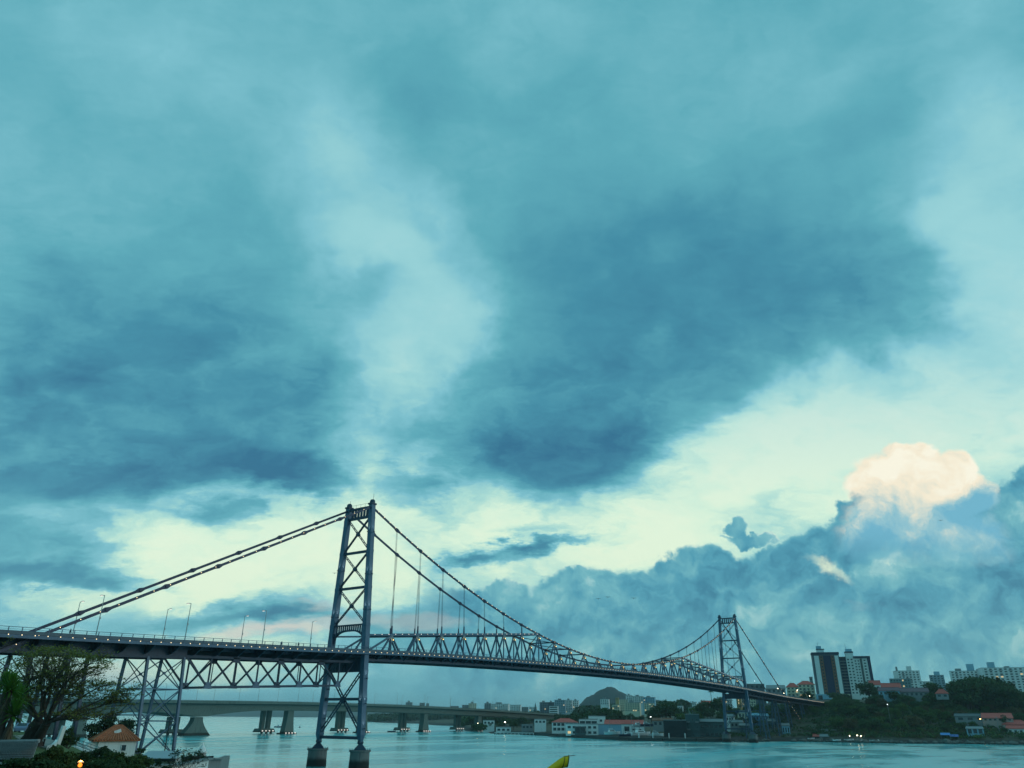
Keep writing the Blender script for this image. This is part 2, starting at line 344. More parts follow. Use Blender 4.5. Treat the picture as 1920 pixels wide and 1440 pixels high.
def inst(name, key, maker, m, loc, parent, rz=0., sc=(1, 1, 1)):
    "copy of a shared mesh at a world position"
    k = (key, m.name)
    if k not in _INST: _INST[k] = maker().mesh(key, m)
    o = bpy.data.objects.new(name, _INST[k]); COL.objects.link(o)
    if parent is not None: o.parent = parent; o.matrix_parent_inverse = Matrix.Translation(-ORG[parent.name])
    o.location = loc; o.rotation_euler = (0, 0, rz); o.scale = sc; ORG[o.name] = Vector(loc); return o
def lerp(tab, x):
    if x <= tab[0][0]: return tab[0][1]
    for (a, b), (c, d) in zip(tab, tab[1:]):
        if x <= c: return b+(d-b)*(x-a)/(c-a)
    return tab[-1][1]

def foliage(lobes, n, size, rnd, flat=.3, shell=.55, rough=.05):
    "leaf clumps spread through the volume of several lobes (centre, radii)"
    mb = MB(); tot = sum(l[1][0]*l[1][1]+l[1][0]*l[1][2] for l in lobes)
    for c, r in lobes:
        for _ in range(int(n*(r[0]*r[1]+r[0]*r[2])/tot)):
            d = Vector((rnd.gauss(0, 1), rnd.gauss(0, 1), rnd.gauss(0, 1))).normalized()
            if d.z < -.5: d.z *= -.6
            k = (shell+(1-shell)*rnd.random()**.6)*(1+rnd.gauss(0, rough))
            p = Vector(c)+Vector((d.x*r[0], d.y*r[1], d.z*r[2]))*k
            nn = (d+Vector((rnd.gauss(0, .7), rnd.gauss(0, .7), rnd.gauss(flat, .7)))).normalized()
            t = nn.cross(Vector((rnd.gauss(0, 1), rnd.gauss(0, 1), rnd.gauss(0, 1)))).normalized(); b = nn.cross(t)
            s = size*rnd.uniform(.55, 1.3)
            mb.add([p-t*s*.5, p-b*s*.32+t*s*.05-nn*s*.06, p+t*s*.55, p+b*s*.34+nn*s*.08], [(0, 1, 2, 3)])
    return mb
# ------------------------------------------------------------------ water
def make_water():
    m = bpy.data.materials.new('sea_water'); m.use_nodes = True; nt = m.node_tree; nt.nodes.clear(); q = G(nt)
    b = q.n('ShaderNodeBsdfPrincipled'); o = q.n('ShaderNodeOutputMaterial'); nt.links.new(b.outputs[0], o.inputs[0])
    p = q.n('ShaderNodeNewGeometry').outputs['Position']
    patch = q.mr(q.noise(q.v('MULTIPLY', p, (.45, 1., 1.)), .02, 6, .65), .42, .60)           # wind-ruffled and slick patches
    big = q.noise(q.v('MULTIPLY', p, (.55, 1., 1.)), .11, 4, .6); mid = q.noise(p, .55, 4, .62); fine = q.noise(p, 2.1, 3, .6)
    h = q.m('ADD', q.m('MULTIPLY', big, .9), q.m('ADD', q.m('MULTIPLY', mid, .5), q.m('MULTIPLY', fine, .24)))
    bp = q.n('ShaderNodeBump'); bp.inputs['Distance'].default_value = .34; q.put(bp.inputs['Height'], h)
    q.put(bp.inputs['Strength'], q.m('ADD', q.m('MULTIPLY', patch, .75), .25)); q.put(b.inputs['Normal'], bp.outputs[0])
    b.inputs['Base Color'].default_value = (.105, .60, .63, 1); b.inputs['IOR'].default_value = 1.5
    q.put(b.inputs['Roughness'], q.m('ADD', q.m('MULTIPLY', patch, .10), .12)); b.inputs['Specular IOR Level'].default_value = .5
    return m
S_ = 9300
me = bpy.data.meshes.new('water'); me.from_pydata([(-S_, -S_, 0), (S_, -S_, 0), (S_, S_, 0), (-S_, S_, 0)], [], [(0, 1, 2, 3)])
me.materials.append(make_water()); tag(link(bpy.data.objects.new('water', me)), kind='structure')

# ------------------------------------------------------------------ terrain, one table of (depth, height) per compass column
def P0(u, d): q = D(u, 1346, d); return Vector((q.x, q.y, 0))
LAND = [
 (660, [(1900, -2), (2000, 1), (2600, 8), (5000, 14)]),
 (760, [(1500, -2), (1600, 1), (2200, 8), (5000, 14)]),
 (860, [(1150, -2), (1220, 1.5), (1700, 8), (5000, 14)]),
 (885, [(760, -2), (785, 1.5), (900, 4), (1500, 8), (5000, 14)]),
 (950, [(640, -2), (660, 1.5), (800, 4), (1500, 8), (5000, 14)]),
 (1000, [(606, -2), (624, 1.5), (700, 3), (900, 5), (1500, 10), (5000, 16)]),
 (1050, [(560, -2), (572, 1.6), (640, 2.5), (800, 6), (1300, 14), (5000, 22)]),
 (1100, [(528, -2), (536, 1.6), (600, 2.5), (720, 7), (1200, 16), (2000, 24), (5000, 30)]),
 (1200, [(478, -2), (485, 1.6), (560, 2.5), (640, 8), (800, 14), (1200, 22), (2000, 34), (5000, 34)]),
 (1290, [(474, -2), (482, 1.6), (550, 3), (640, 11), (800, 18), (1200, 24), (5000, 34)]),
 (1363, [(476, -2), (488, 1.6), (540, 3), (600, 12), (700, 20), (1000, 26), (5000, 34)]),
 (1440, [(488, -2), (496, 1.3), (530, 4), (570, 13), (620, 21), (760, 28), (1200, 32), (5000, 36)]),
 (1520, [(494, -2), (502, .8), (522, 3), (560, 13), (600, 20), (660, 26), (760, 32), (1200, 36), (5000, 40)]),
 (1600, [(480, -2), (488, 1.2), (510, 5), (540, 13), (570, 20), (600, 23), (660, 27), (760, 33), (1200, 37), (5000, 40)]),
 (1700, [(470, -2), (477, 1.5), (495, 5), (530, 15), (570, 23), (620, 29), (900, 35), (1300, 40), (5000, 44)]),
 (1780, [(474, -2), (482, 1.5), (500, 4), (540, 14), (580, 24), (620, 29), (900, 35), (1300, 42), (5000, 46)]),
 (1900, [(464, -2), (471, 1.5), (482, 4), (520, 12), (570, 21), (620, 28), (900, 36), (1300, 44), (5000, 48)]),
 (2400, [(440, -2), (448, 1.5), (460, 4), (500, 12), (550, 21), (600, 28), (900, 36), (1300, 44), (5000, 48)]),
]
def TZ(u, d):
    us = [c[0] for c in LAND]
    if u <= us[0]: return lerp(LAND[0][1], d)
    for (a, ta), (b, tb) in zip(LAND, LAND[1:]):
        if u <= b:
            k = (u-a)/(b-a); k = k*k*(3-2*k); return lerp(ta, d)*(1-k)+lerp(tb, d)*k
    return lerp(LAND[-1][1], d)
def TP(u, d, dz=0.): q = P0(u, d); q.z = TZ(u, d)+dz; return q
us = [660+12*i for i in range(146)]
dsl = [440]+[444+4*i for i in range(48)]+[640+10*i for i in range(20)]+[850, 900, 960, 1030, 1110, 1200, 1300, 1450, 1650, 1900, 2300, 3000, 4000, 5000]
rr = random.Random(3); vs = []; fs = []
for u in us:
    for d in dsl:
        q = TP(u, d); q.z += (rr.random()-.5)*(.5 if q.z > 2 else .12); vs.append(tuple(q))
nd = len(dsl)
for i in range(len(us)-1):
    for j in range(nd-1): fs.append((i*nd+j, (i+1)*nd+j, (i+1)*nd+j+1, i*nd+j+1))
me = bpy.data.meshes.new('hillside'); me.from_pydata(vs, [], fs); me.polygons.foreach_set('use_smooth', [True]*len(fs))
me.materials.append(mat('scrub_soil', (.055, .06, .035), .95, var=.5, scale=.09, bump=.6, bscale=.8, tint=(.10, .085, .055), coords='World', band=(2.4, .8, (.022, .024, .022))))
tag(link(bpy.data.objects.new('hillside', me)), kind='structure')

# island bank: one table of (depth, photo row of the ground there) per compass column
def ZV(P, v):
    "height at which the vertical through P crosses photo row v"
    X0 = Vector((P[0], P[1], 0))-CAM; k = 720-v
    return (k*X0.dot(FW)-FPX*X0.dot(UP))/(FPX*UP.z-k*FW.z)
N_ = [(4, 1930), (12, 1545)]
BANK = [
 (-900, N_+[(30, 1400), (60, 1340), (100, 1320), (200, 1340), (235, 1370), (245, 1450)]),
 (-300, N_+[(30, 1425), (60, 1352), (90, 1322), (150, 1332), (200, 1350), (228, 1370), (236, 1450)]),
 (0, N_+[(30, 1472), (40, 1449), (55, 1427), (68, 1394), (78, 1362), (92, 1354), (110, 1364), (150, 1367), (190, 1374), (215, 1390), (222, 1445)]),
 (30, N_+[(30, 1475), (40, 1450), (55, 1430), (70, 1402), (80, 1381), (95, 1374), (115, 1372), (150, 1371), (190, 1376), (213, 1392), (220, 1445)]),
 (60, N_+[(30, 1478), (40, 1452), (60, 1424), (75, 1403), (85, 1394), (105, 1379), (130, 1372), (160, 1375), (190, 1386), (208, 1400), (214, 1445)]),
 (110, N_+[(30, 1485), (40, 1456), (60, 1437), (80, 1411), (100, 1391), (112, 1388), (130, 1390), (160, 1391), (185, 1401), (203, 1414), (208, 1446)]),
 (150, N_+[(30, 1500), (45, 1472), (75, 1438), (100, 1413), (120, 1401), (140, 1396), (160, 1394), (182, 1401), (198, 1418), (203, 1446)]),
 (200, N_+[(30, 1510), (45, 1482), (75, 1452), (100, 1434), (125, 1421), (140, 1416), (160, 1409), (180, 1408), (193, 1420), (198, 1448)]),
 (262, N_+[(30, 1520), (45, 1500), (75, 1466), (100, 1450), (120, 1440), (145, 1418), (165, 1411), (180, 1413), (190, 1426), (194, 1452)]),
 (330, N_+[(30, 1530), (45, 1512), (75, 1478), (100, 1459), (118, 1446), (135, 1434), (150, 1428), (166, 1427), (176, 1440), (180, 1458)]),
 (400, N_+[(30, 1545), (45, 1532), (75, 1492), (100, 1468), (118, 1454), (128, 1450), (135, 1460), (140, 1500)]),
 (420, N_+[(30, 1560), (45, 1550), (75, 1510), (95, 1490), (108, 1490), (113, 1530)]),
 (480, N_+[(25, 1570), (40, 1570), (60, 1560), (70, 1640)]),
 (700, N_+[(20, 1620), (35, 1650), (42, 1820)]),
 (1300, N_+[(20, 1620), (35, 1650), (42, 1820)]),
]
def GUD(u, d):
    us_ = [c[0] for c in BANK]; u = max(us_[0], min(us_[-1], u))
    for (a, ta), (b, tb) in zip(BANK, BANK[1:]):
        if u <= b: k = (u-a)/(b-a); v = lerp(ta, d)*(1-k)+lerp(tb, d)*k; break
    end = (ta[-1][0]*(1-k)+tb[-1][0]*k)
    if d > end: return -1.6
    return max(-1.6, ZV(P0(u, max(d, 4)), v))
def GZ(x, y):
    r = Vector((x, y, CAM.z))-CAM; d = max(r.dot(FW)/.9135*.9135, .5); return GUD(960+FPX*r.dot(RT)/d, d)
gu = [-900+60*i for i in range(11)]+[-270+15*i for i in range(14)]+[-60+6*i for i in range(84)]+[450+30*i for i in range(29)]
gd = [4, 6, 9, 12, 16, 20, 25]+[30+1.6*i for i in range(136)]
vs = []; fs = []
for u in gu:
    for d in gd:
        q = P0(u, d); q.z = GUD(u, d)+(rr.random()-.5)*.07; vs.append(tuple(q))
nd = len(gd)
for i in range(len(gu)-1):
    for j in range(nd-1):
        f = (i*nd+j, (i+1)*nd+j, (i+1)*nd+j+1, i*nd+j+1)
        if max(vs[k][2] for k in f) > -1.4: fs.append(f)
me = bpy.data.meshes.new('ground'); me.from_pydata(vs, [], fs); me.polygons.foreach_set('use_smooth', [True]*len(fs))
me.materials.append(mat('lawn_soil', (.035, .075, .018), .95, var=.45, scale=.22, bump=.5, bscale=3., tint=(.075, .11, .028), coords='World', band=(.8, .4, (.06, .055, .045))))
tag(link(bpy.data.objects.new('ground', me)), kind='structure')
# ------------------------------------------------------------------ the steel suspension bridge
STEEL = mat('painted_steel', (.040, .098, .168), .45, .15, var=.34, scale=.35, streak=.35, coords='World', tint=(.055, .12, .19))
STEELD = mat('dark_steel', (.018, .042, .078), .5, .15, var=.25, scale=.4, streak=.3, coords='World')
CABLE = mat('eyebar_steel', (.014, .032, .075), .45, .2, var=.2, scale=.5, coords='World')
CONC = mat('pier_concrete', (.15, .155, .155), .9, var=.3, scale=.5, streak=.75, bump=.4, bscale=2., coords='World', band=(2.0, .7, (.016, .018, .018)))
ASPH = mat('deck_plate', (.055, .06, .065), .85, var=.25, scale=.3, coords='World')
BULB = glow('warm_bulb', (1., .80, .46), 2.6); BULBW = glow('white_bulb', (1., .93, .80), 2.2); NODEGLOW = glow('node_lamp', (1., .70, .22), 3.)
MESHF = mat('fence_mesh', (.09, .125, .16), .6, .1, var=.2, scale=.6, coords='World')
LM = 339.47; PANEL = LM/28; YT = 6.0
ZD = [(-150, 25.9), (-97, 27.2), (-75, 27.8), (-53, 28.6), (-33, 29.2), (-18, 29.7), (0, 30.4), (27, 31.35), (58, 32.0), (94, 32.5), (137, 33.0), (170, 33.1), (200, 33.05), (242, 32.6), (298, 31.6), (339, 30.6), (421, 28.1), (500, 26.6), (628, 25.2), (700, 24.6)]
def zd(x):
    return (lerp(ZD, x-6)+lerp(ZD, x)+lerp(ZD, x+6))/3
def zcab(x): return 36.6+(74.2-36.6)*((x-LM/2)/(LM/2))**2
def zchord(x):
    a = min(x, LM-x); return 35.3+.0855*a if a < 8*PANEL else zcab(x)
def yleg(z): return 8.5+(5.15-8.5)*(z-4.6)/(75.2-4.6)
BR = empty('suspension_bridge', (LM/2, 0, 0), label='long grey steel suspension bridge with two lattice towers, eyebar chains and arched stiffening truss', cat='bridge')

def bulb_mb(): return MB().lathe((0, 0, 0), [(.02, -.14), (.12, -.08), (.14, 0), (.09, .1), (.02, .14)], 6)
def bulbs(parent, pts, m=BULB, s=1.):
    for p in pts: inst('light_bulb', 'bulb', bulb_mb, m, p, parent, 0, (s, s, s))

# --- towers
def laced(parent, name, p, q, w=.46, t=.12):
    "built-up member: two flats tied by batten plates"
    p, q = Vector(p), Vector(q); d = (q-p).normalized(); a = d.cross(Vector((1, 0, 0))).normalized(); mb = MB()
    for s in (-1, 1): mb.beam(p+a*s*w/2, q+a*s*w/2, .38, t, a)
    n = max(2, int((q-p).length/1.6))
    for i in range(n+1):
        c = p.lerp(q, i/n); mb.beam(c-a*w/2, c+a*w/2, .32, .08, d)
    return mb.build(name, STEELD, parent)
def tower(x0):
    T = empty('tower', (x0, 0, 4.6), BR)
    for s in (-1, 1):
        mb = MB(); zs = [6.6, 8.4, 34, 75.0]; wx = [.9, 1.75, 1.75, 1.55]; wy = [.9, 1.6, 1.6, 1.45]
        for i in range(3):
            p, q = Vector((x0, s*yleg(zs[i]), zs[i])), Vector((x0, s*yleg(zs[i+1]), zs[i+1]))
            vs = []
            for c, a, b in ((p, wx[i], wy[i]), (q, wx[i+1], wy[i+1])):
                for ex, ey in ((-1, -1), (1, -1), (1, 1), (-1, 1)): vs.append((c.x+ex*a/2, c.y+ey*b/2, c.z))
            mb.add(vs, [(3, 2, 1, 0), (4, 5, 6, 7), (0, 1, 5, 4), (1, 2, 6, 5), (2, 3, 7, 6), (3, 0, 4, 7)])
        leg = mb.build('leg', STEEL, T)
        # riveted splice collars and corner angles
        for z in (17.5, 25.2, 38.2, 49.2, 60.2, 70.6):
            k = lerp([(6, 1.75), (34, 1.75), (75, 1.55)], z)
            MB().box((x0, s*yleg(z), z-.45), k+.10, k-.04, .9).build('splice_plate', STEEL, leg)
        sh = MB(); sh.lathe((x0, s*8.5, 4.62), [(2.35, 0), (2.2, .25), (1.0, 1.25), (.55, 1.6), (.5, 2.0)], 4, False)
        sh.build('pin_shoe', STEELD, T)
        MB().tube((x0-.8, s*yleg(6.5), 6.5), (x0+.8, s*yleg(6.5), 6.5), .45, n=12).build('pin', STEELD, T)
        cp = MB(); y = s*yleg(75); cp.box((x0, y, 74.9), 2.1, 1.9, .5); cp.lathe((x0, y, 75.4), [(.9, 0), (.85, .7), (.55, 1.15), (.1, 1.3)], 12)
        cap = cp.build('saddle_housing', STEELD, T)
        MB().tube((x0+.3, y, 76.5), (x0+.3, y, 78.6 if s < 0 else 77.6), .05, n=5).build('mast', STEELD, cap)
        # floodlights washing the leg
        for z in ((12.5, 20.5, 27.5) if s > 0 else (10.0, 16.5, 23.2)) + ((42.5, 53., 66.) if s < 0 else (41., 55.)):
            for face in ((-1, 0), (0, -1)):
                if face == (-1, 0) and z in (12.5, 20.5, 10.0, 23.2): continue
                k = .95; c = Vector((x0+face[0]*(k+.42), s*yleg(z)+face[1]*(k+.40), z))
                fl = MB().box((c.x, c.y, c.z-.15), .42, .42, .3).build('floodlight', STEELD, T)
                ld = bpy.data.lights.new('floodlight_beam', 'SPOT'); ld.energy = 330; ld.color = (1., .78, .62); ld.spot_size = radians(50); ld.spot_blend = 1.; ld.shadow_soft_size = .08
                lo = bpy.data.objects.new('floodlight_beam', ld); COL.objects.link(lo); lo.parent = fl; lo.location = c+Vector((0, 0, .25))
                tgt = Vector((x0, s*yleg(z+5.5), z+5.5)); lo.rotation_euler = (tgt-lo.location).to_track_quat('-Z', 'Y').to_euler()
    yin = lambda z: yleg(z)-.75
    for z, h in ((60.2, .7), (49.3, .7), (17.7, .75), (7.6, .8)):
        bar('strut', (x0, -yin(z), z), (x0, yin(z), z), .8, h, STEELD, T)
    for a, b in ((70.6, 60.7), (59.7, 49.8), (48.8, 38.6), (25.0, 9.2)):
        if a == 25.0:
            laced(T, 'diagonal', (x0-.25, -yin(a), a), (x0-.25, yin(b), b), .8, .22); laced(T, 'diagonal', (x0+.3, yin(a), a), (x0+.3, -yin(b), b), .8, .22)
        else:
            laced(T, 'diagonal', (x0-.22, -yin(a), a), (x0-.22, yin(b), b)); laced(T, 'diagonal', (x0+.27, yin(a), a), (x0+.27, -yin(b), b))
        zc = (a*yin(b)+b*yin(a))/(yin(a)+yin(b)); r = 1.0 if a == 25.0 else .6
        o = MB().lathe((0, 0, 0), [(r, -.45), (r, .45)], 8, False).build('gusset_plate', STEELD, T)
        o.matrix_basis = Matrix.Translation((x0, 0, zc)) @ Matrix.Rotation(pi/2, 4, 'Y')
    # top panel: a row of openings between two chords
    bar('chord', (x0, -yin(71.2), 71.2), (x0, yin(71.2), 71.2), .9, .7, STEELD, T); bar('chord', (x0, -yin(74.3), 74.3), (x0, yin(74.3), 74.3), .9, .6, STEELD, T)
    for i in range(1, 7):
        y = -yin(72.7)+2*yin(72.7)*i/7; bar('slat', (x0, y, 71.5), (x0, y, 74.0), .7, .42, STEELD, T)
    for i in range(5): bar('rail_post', (x0, -4+2*i, 74.6), (x0, -4+2*i, 75.7), .06, .06, STEELD, T)
    bar('handrail', (x0, -4.2, 75.7), (x0, 4.2, 75.7), .06, .06, STEELD, T)
    # portal over the roadway: slatted girder with arched underside
    yp = yin(37)
    bar('portal_chord', (x0, -yp, 38.35), (x0, yp, 38.35), .9, .35, STEELD, T)
    n = 14
    for i in range(n):
        a, b = -yp+2*yp*i/n, -yp+2*yp*(i+1)/n; za, zb = [36.75-1.9*abs(t/yp)**3.2 for t in (a, b)]
        bar('portal_arch', (x0, a, za), (x0, b, zb), .9, .42, STEELD, T)
        if 0 < i: bar('slat', (x0, a, za+.15), (x0, a, 38.2), .5, .22, STEELD, T)
    for s in (-1, 1):
        mb = MB(); poly = [(x0-.3, s*yin(36), 36.2), (x0-.3, s*(yin(36)-1.1), 35.7), (x0-.3, s*(yin(34)-.45), 34.2), (x0-.3, s*yin(32.5), 32.5)]
        mb.prism(poly, (0, 0, 0), (.6, 0, 0)).build('knee_bracket', STEELD, T)
    # deep floor portal under the deck
    MB().box((x0, 0, 25.0), .7, 2*yin(26), 3.0).build('floor_girder', STEELD, T)
    for i in range(9): bar('stiffener', (x0-.42, -4.8+1.2*i, 25.1), (x0-.42, -4.8+1.2*i, 27.9), .16, .14, STEELD, T)
    return T
for x0 in (0., LM): tower(x0)
for x0 in (0., LM):
    for s in (-1, 1):
        P_ = MB().lathe((x0, s*8.5, -3.), [(2.95, 0), (2.75, 4.5), (2.68, 7.0), (2.68, 7.05), (3.0, 7.2), (3.05, 7.55), (2.9, 7.6)], 28).build('pier', CONC, BR)
        pc = MB()
        for i in range(20):
            a = 2*pi*i/20; pc.tube((x0+2.9*cos(a), s*8.5+2.9*sin(a), 4.58), (x0+2.9*cos(a), s*8.5+2.9*sin(a), 4.95), .05, n=5)
        pc.build('rim_studs', STEELD, P_)

# --- eyebar chains
def chain(pts, lights=0., m=CABLE, wide=.62):
    C = empty('eyebar_chain', pts[0], BR)
    for a, b in zip(pts, pts[1:]): bar('eyebar', a, b, .34, wide, m, C)
    for i, p in enumerate(pts[1:-1]):
        d = (pts[i+2]-pts[i]).normalized(); mb = MB()
        mb.beam(p-d*1.25, p, .42, .55, h2=1.15, w2=.5); mb.beam(p, p+d*1.25, .5, 1.15, h2=.55, w2=.42)
        mb.tube(p-Vector((0, .42, 0)), p+Vector((0, .42, 0)), .34, n=8); mb.build('pin_joint', m, C)
    if lights:
        acc = 0.; out_ = []
        for a, b in zip(pts, pts[1:]):
            L_ = (b-a).length; t = lights-acc
            while t < L_: out_.append(a.lerp(b, t/L_)+Vector((0, -.32, .12))); t += lights
            acc = L_-(t-lights)
        bulbs(C, out_, BULB, .62)
    return C
def ycab(x): a = min(x, LM-x); return 5.15+(YT-5.15)*min(1, a/(8*PANEL))
for s in (-1, 1):
    main = [Vector((k*PANEL, s*ycab(k*PANEL), zcab(k*PANEL))) for k in range(29)]
    chain(main, 3.0 if s < 0 else 0)
    e = Vector((-104, s*5.6, 20.6)); t = Vector((0, s*5.15, 74.3))
    chain([t.lerp(e, k/8) for k in range(9)], 4.25 if s < 0 else 0)
    e = Vector((LM+128, s*5.4, 10.5)); t = Vector((LM, s*5.15, 74.3))
    chain([t.lerp(e, k/10) for k in range(11)], 4.25 if s < 0 else 0)
    for k in list(range(1, 8))+list(range(21, 28)):
        x = k*PANEL; a = Vector((x, s*ycab(x), zcab(x)-.5)); b = Vector((x, s*YT, zchord(x)+.3)); mb = MB()
        for dx in (-.2, .2): mb.tube(a+Vector((dx, 0, 0)), b+Vector((dx, 0, 0)), .055, n=5, caps=False)
        hg = mb.build('hanger', CABLE, BR)
        MB().box((b.x, b.y, b.z-.1), .55, .3, 2.4, top=.7).build('socket', CABLE, hg)
    for k in list(range(8, 21)): pass

# --- stiffening truss: rising chords that meet the chain at the quarter points
GLZ = []
for s in (-1, 1):
    T = empty('stiffening_truss', (LM/2, s*YT, 28), BR)
    Uz = [zchord(k*PANEL) for k in range(29)]
    up = lambda k: Vector((k*PANEL, s*YT, Uz[k])); zl = lambda x: zd(x)-2.0
    for k in list(range(0, 8))+list(range(20, 28)):
        c = bar('upper_chord', up(k), up(k+1), .55, .75 if 0 < k < 27 else .5, STEEL, T)
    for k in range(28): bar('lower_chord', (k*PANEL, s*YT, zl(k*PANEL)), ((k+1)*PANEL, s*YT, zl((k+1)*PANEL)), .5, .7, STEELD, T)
    for k in range(1, 28):
        x = k*PANEL
        for dx in (-PANEL/2, PANEL/2): bar('diagonal', up(k)+Vector((0, 0, -.2)), (x+dx, s*YT, zl(x+dx)), .42, .50, STEEL, T, (0, 1, 0))
        bar('vertical', up(k), (x, s*YT, zl(x)), .3, .4, STEEL, T)
        MB().box((x, s*YT, Uz[k]-1.0), 1.5, .5, 1.3, top=.75).build('gusset_plate', STEEL, T)
        if s < 0 or 7 < k < 21 or k > 19:
            o = inst('node_lamp', 'nodelamp', lambda: MB().lathe((0, 0, 0), [(.03, -.16), (.12, -.12), (.14, .03), (.06, .14)], 7), NODEGLOW, (x+.5, s*YT-.42, Uz[k]-1.5), T)
            GLZ.append((x+.45, s*YT-.7, Uz[k]-1.2))
    bar('end_post', (0.9, s*YT, zd(0)-.2), up(1)+Vector((0, 0, -.3)), .5, .55, STEEL, T, (0, 1, 0)); bar('end_post', (LM-.9, s*YT, zd(LM)-.2), up(27)+Vector((0, 0, -.3)), .5, .55, STEEL, T, (0, 1, 0))
    if s < 0:
        pts = []
        for r_ in (range(0, 8), range(20, 28)):
            for k in r_:
                for j in range(4):
                    pts.append(up(k).lerp(up(k+1), (j+.5)/4)+Vector((0, -.36, .1)))
        bulbs(T, pts, BULBW, .62)
for i, p in enumerate(GLZ):
    ld = bpy.data.lights.new('node_glow', 'POINT'); ld.energy = 26; ld.color = (1., .68, .22); ld.shadow_soft_size = .2
    lo = bpy.data.objects.new('node_glow', ld); COL.objects.link(lo); lo.location = Vector(p)-Vector((LM/2, 0, 0)); lo.parent = BR
# upper lateral bracing between the two trusses
LB = empty('lateral_bracing', (LM/2, 0, 36), BR)
for k in list(range(1, 12))+list(range(17, 28)):
    z = zchord(k*PANEL); bar('cross_strut', (k*PANEL, -YT+.3, z), (k*PANEL, YT-.3, z), .4, .45, STEELD, LB)
for k in list(range(1, 10))+list(range(18, 27)):
    a, b = k*PANEL, (k+1)*PANEL
    bar('lateral', (a, -YT+.3, zchord(a)+.02), (b, YT-.3, zchord(b)+.02), .25, .25, STEELD, LB); bar('lateral', (a, YT-.3, zchord(a)-.26), (b, -YT+.3, zchord(b)-.26), .25, .25, STEELD, LB)

# --- deck
xs_ = [-150+5*i for i in range(157)]
mb = MB()
for a, b in zip(xs_, xs_[1:]):
    za, zb = zd(a), zd(b); vs = [(x, y, z+dz) for x, z in ((a, za), (b, zb)) for y, dz in ((-8.5, -.28), (8.5, -.28), (8.5, .06), (-8.5, .06))]
    mb.add(vs, [(0, 4, 5, 1), (3, 2, 6, 7), (0, 3, 7, 4), (1, 5, 6, 2)])
DK = mb.build('deck', ASPH, BR)
for s in (-1, 1):
    for a, b in zip(xs_[::2], xs_[2::2]): bar('fascia_beam', (a, s*8.62, zd(a)-.30), (b, s*8.62, zd(b)-.30), .2, .62, STEEL, DK)
    for y in (2.0, 4.6):
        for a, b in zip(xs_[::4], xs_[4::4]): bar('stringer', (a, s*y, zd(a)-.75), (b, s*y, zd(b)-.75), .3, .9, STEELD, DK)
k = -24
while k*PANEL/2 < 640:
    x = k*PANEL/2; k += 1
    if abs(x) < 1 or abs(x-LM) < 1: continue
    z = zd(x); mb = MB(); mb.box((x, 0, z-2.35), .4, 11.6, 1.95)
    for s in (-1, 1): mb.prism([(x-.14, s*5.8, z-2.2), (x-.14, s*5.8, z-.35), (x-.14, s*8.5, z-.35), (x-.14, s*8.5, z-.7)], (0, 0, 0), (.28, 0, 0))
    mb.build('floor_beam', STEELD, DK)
# plate girders under the two approaches
for s in (-1, 1):
    for r0, r1 in ((-150, -56), (352, 632)):
        n = int((r1-r0)/12)
        for i in range(n):
            a, b = r0+(r1-r0)*i/n, r0+(r1-r0)*(i+1)/n; bar('approach_girder', (a, s*4.5, zd(a)-2.0), (b, s*4.5, zd(b)-2.0), .45, 2.3, STEELD, DK)

# --- railings with their string of lamps
for s in (-1, 1):
    R_ = empty('railing', (LM/2, s*8.5, 30), BR)
    for a, b in zip(xs_[::2], xs_[2::2]):
        for dz, w in ((1.45, .10), (1.05, .05), (.75, .05)): bar('rail', (a, s*8.52, zd(a)+dz), (b, s*8.52, zd(b)+dz), w, w, STEEL, R_)
        bar('fence_panel', (a, s*8.5, zd(a)+.42), (b, s*8.5, zd(b)+.42), .04, .62, MESHF, R_)
    x = -128.; n = 0
    while x < 626 and n < 300:
        bar('post', (x, s*8.55, zd(x)), (x, s*8.55, zd(x)+1.5), .11, .14, STEEL, R_); x += 2.525; n += 1
    if s < 0:
        pts = []; x = -100.
        while x < 626: pts.append((x, -8.82, zd(x)-.02)); x += 2.45
        bulbs(R_, pts[:300], BULB, .62)
# road parapets between roadway and walkways
for s in (-1, 1):
    for a, b in zip(xs_[::4], xs_[4::4]): bar('parapet', (a, s*5.3, zd(a)+.45), (b, s*5.3, zd(b)+.45), .18, .8, MESHF, DK)

# --- deck truss of the island side span
for s in (-1, 1):
    T = empty('deck_truss', (-28, s*4.5, 19), BR)
    Lx = [-49, -35, -21, -7]; Ux = [-56, -42, -28, -14, -1.2]
    zu = lambda x: zd(x)-2.6; zl = lambda x: 19.3+(x+49)*.043
    for a, b in zip(Ux, Ux[1:]): bar('upper_chord', (a, s*4.5, zu(a)), (b, s*4.5, zu(b)), .5, .6, STEELD, T)
    for a, b in zip(Lx, Lx[1:]): bar('lower_chord', (a, s*4.5, zl(a)), (b, s*4.5, zl(b)), .45, .55, STEELD, T)
    for i, x in enumerate(Lx):
        for u_ in (Ux[i], Ux[i+1]): bar('diagonal', (u_, s*4.5, zu(u_)), (x, s*4.5, zl(x)), .36, .42, STEELD, T, (0, 1, 0))
        bar('vertical', (x, s*4.5, zl(x)), (x, s*4.5, zu(x)), .3, .34, STEELD, T)
        MB().box((x, s*4.5, zl(x)-.35), 2.2, .55, 1.5, top=.6).build('gusset_plate', STEEL, T)
    for x in Ux[1:4]: bar('vertical', (x, s*4.5, zl(x)), (x, s*4.5, zu(x)), .16, .18, STEELD, T); MB().box((x, s*4.5, zu(x)-1.1), 1.8, .5, 1.2).build('gusset_plate', STEELD, T)
SB = empty('sway_bracing', (-28, 0, 19), BR)
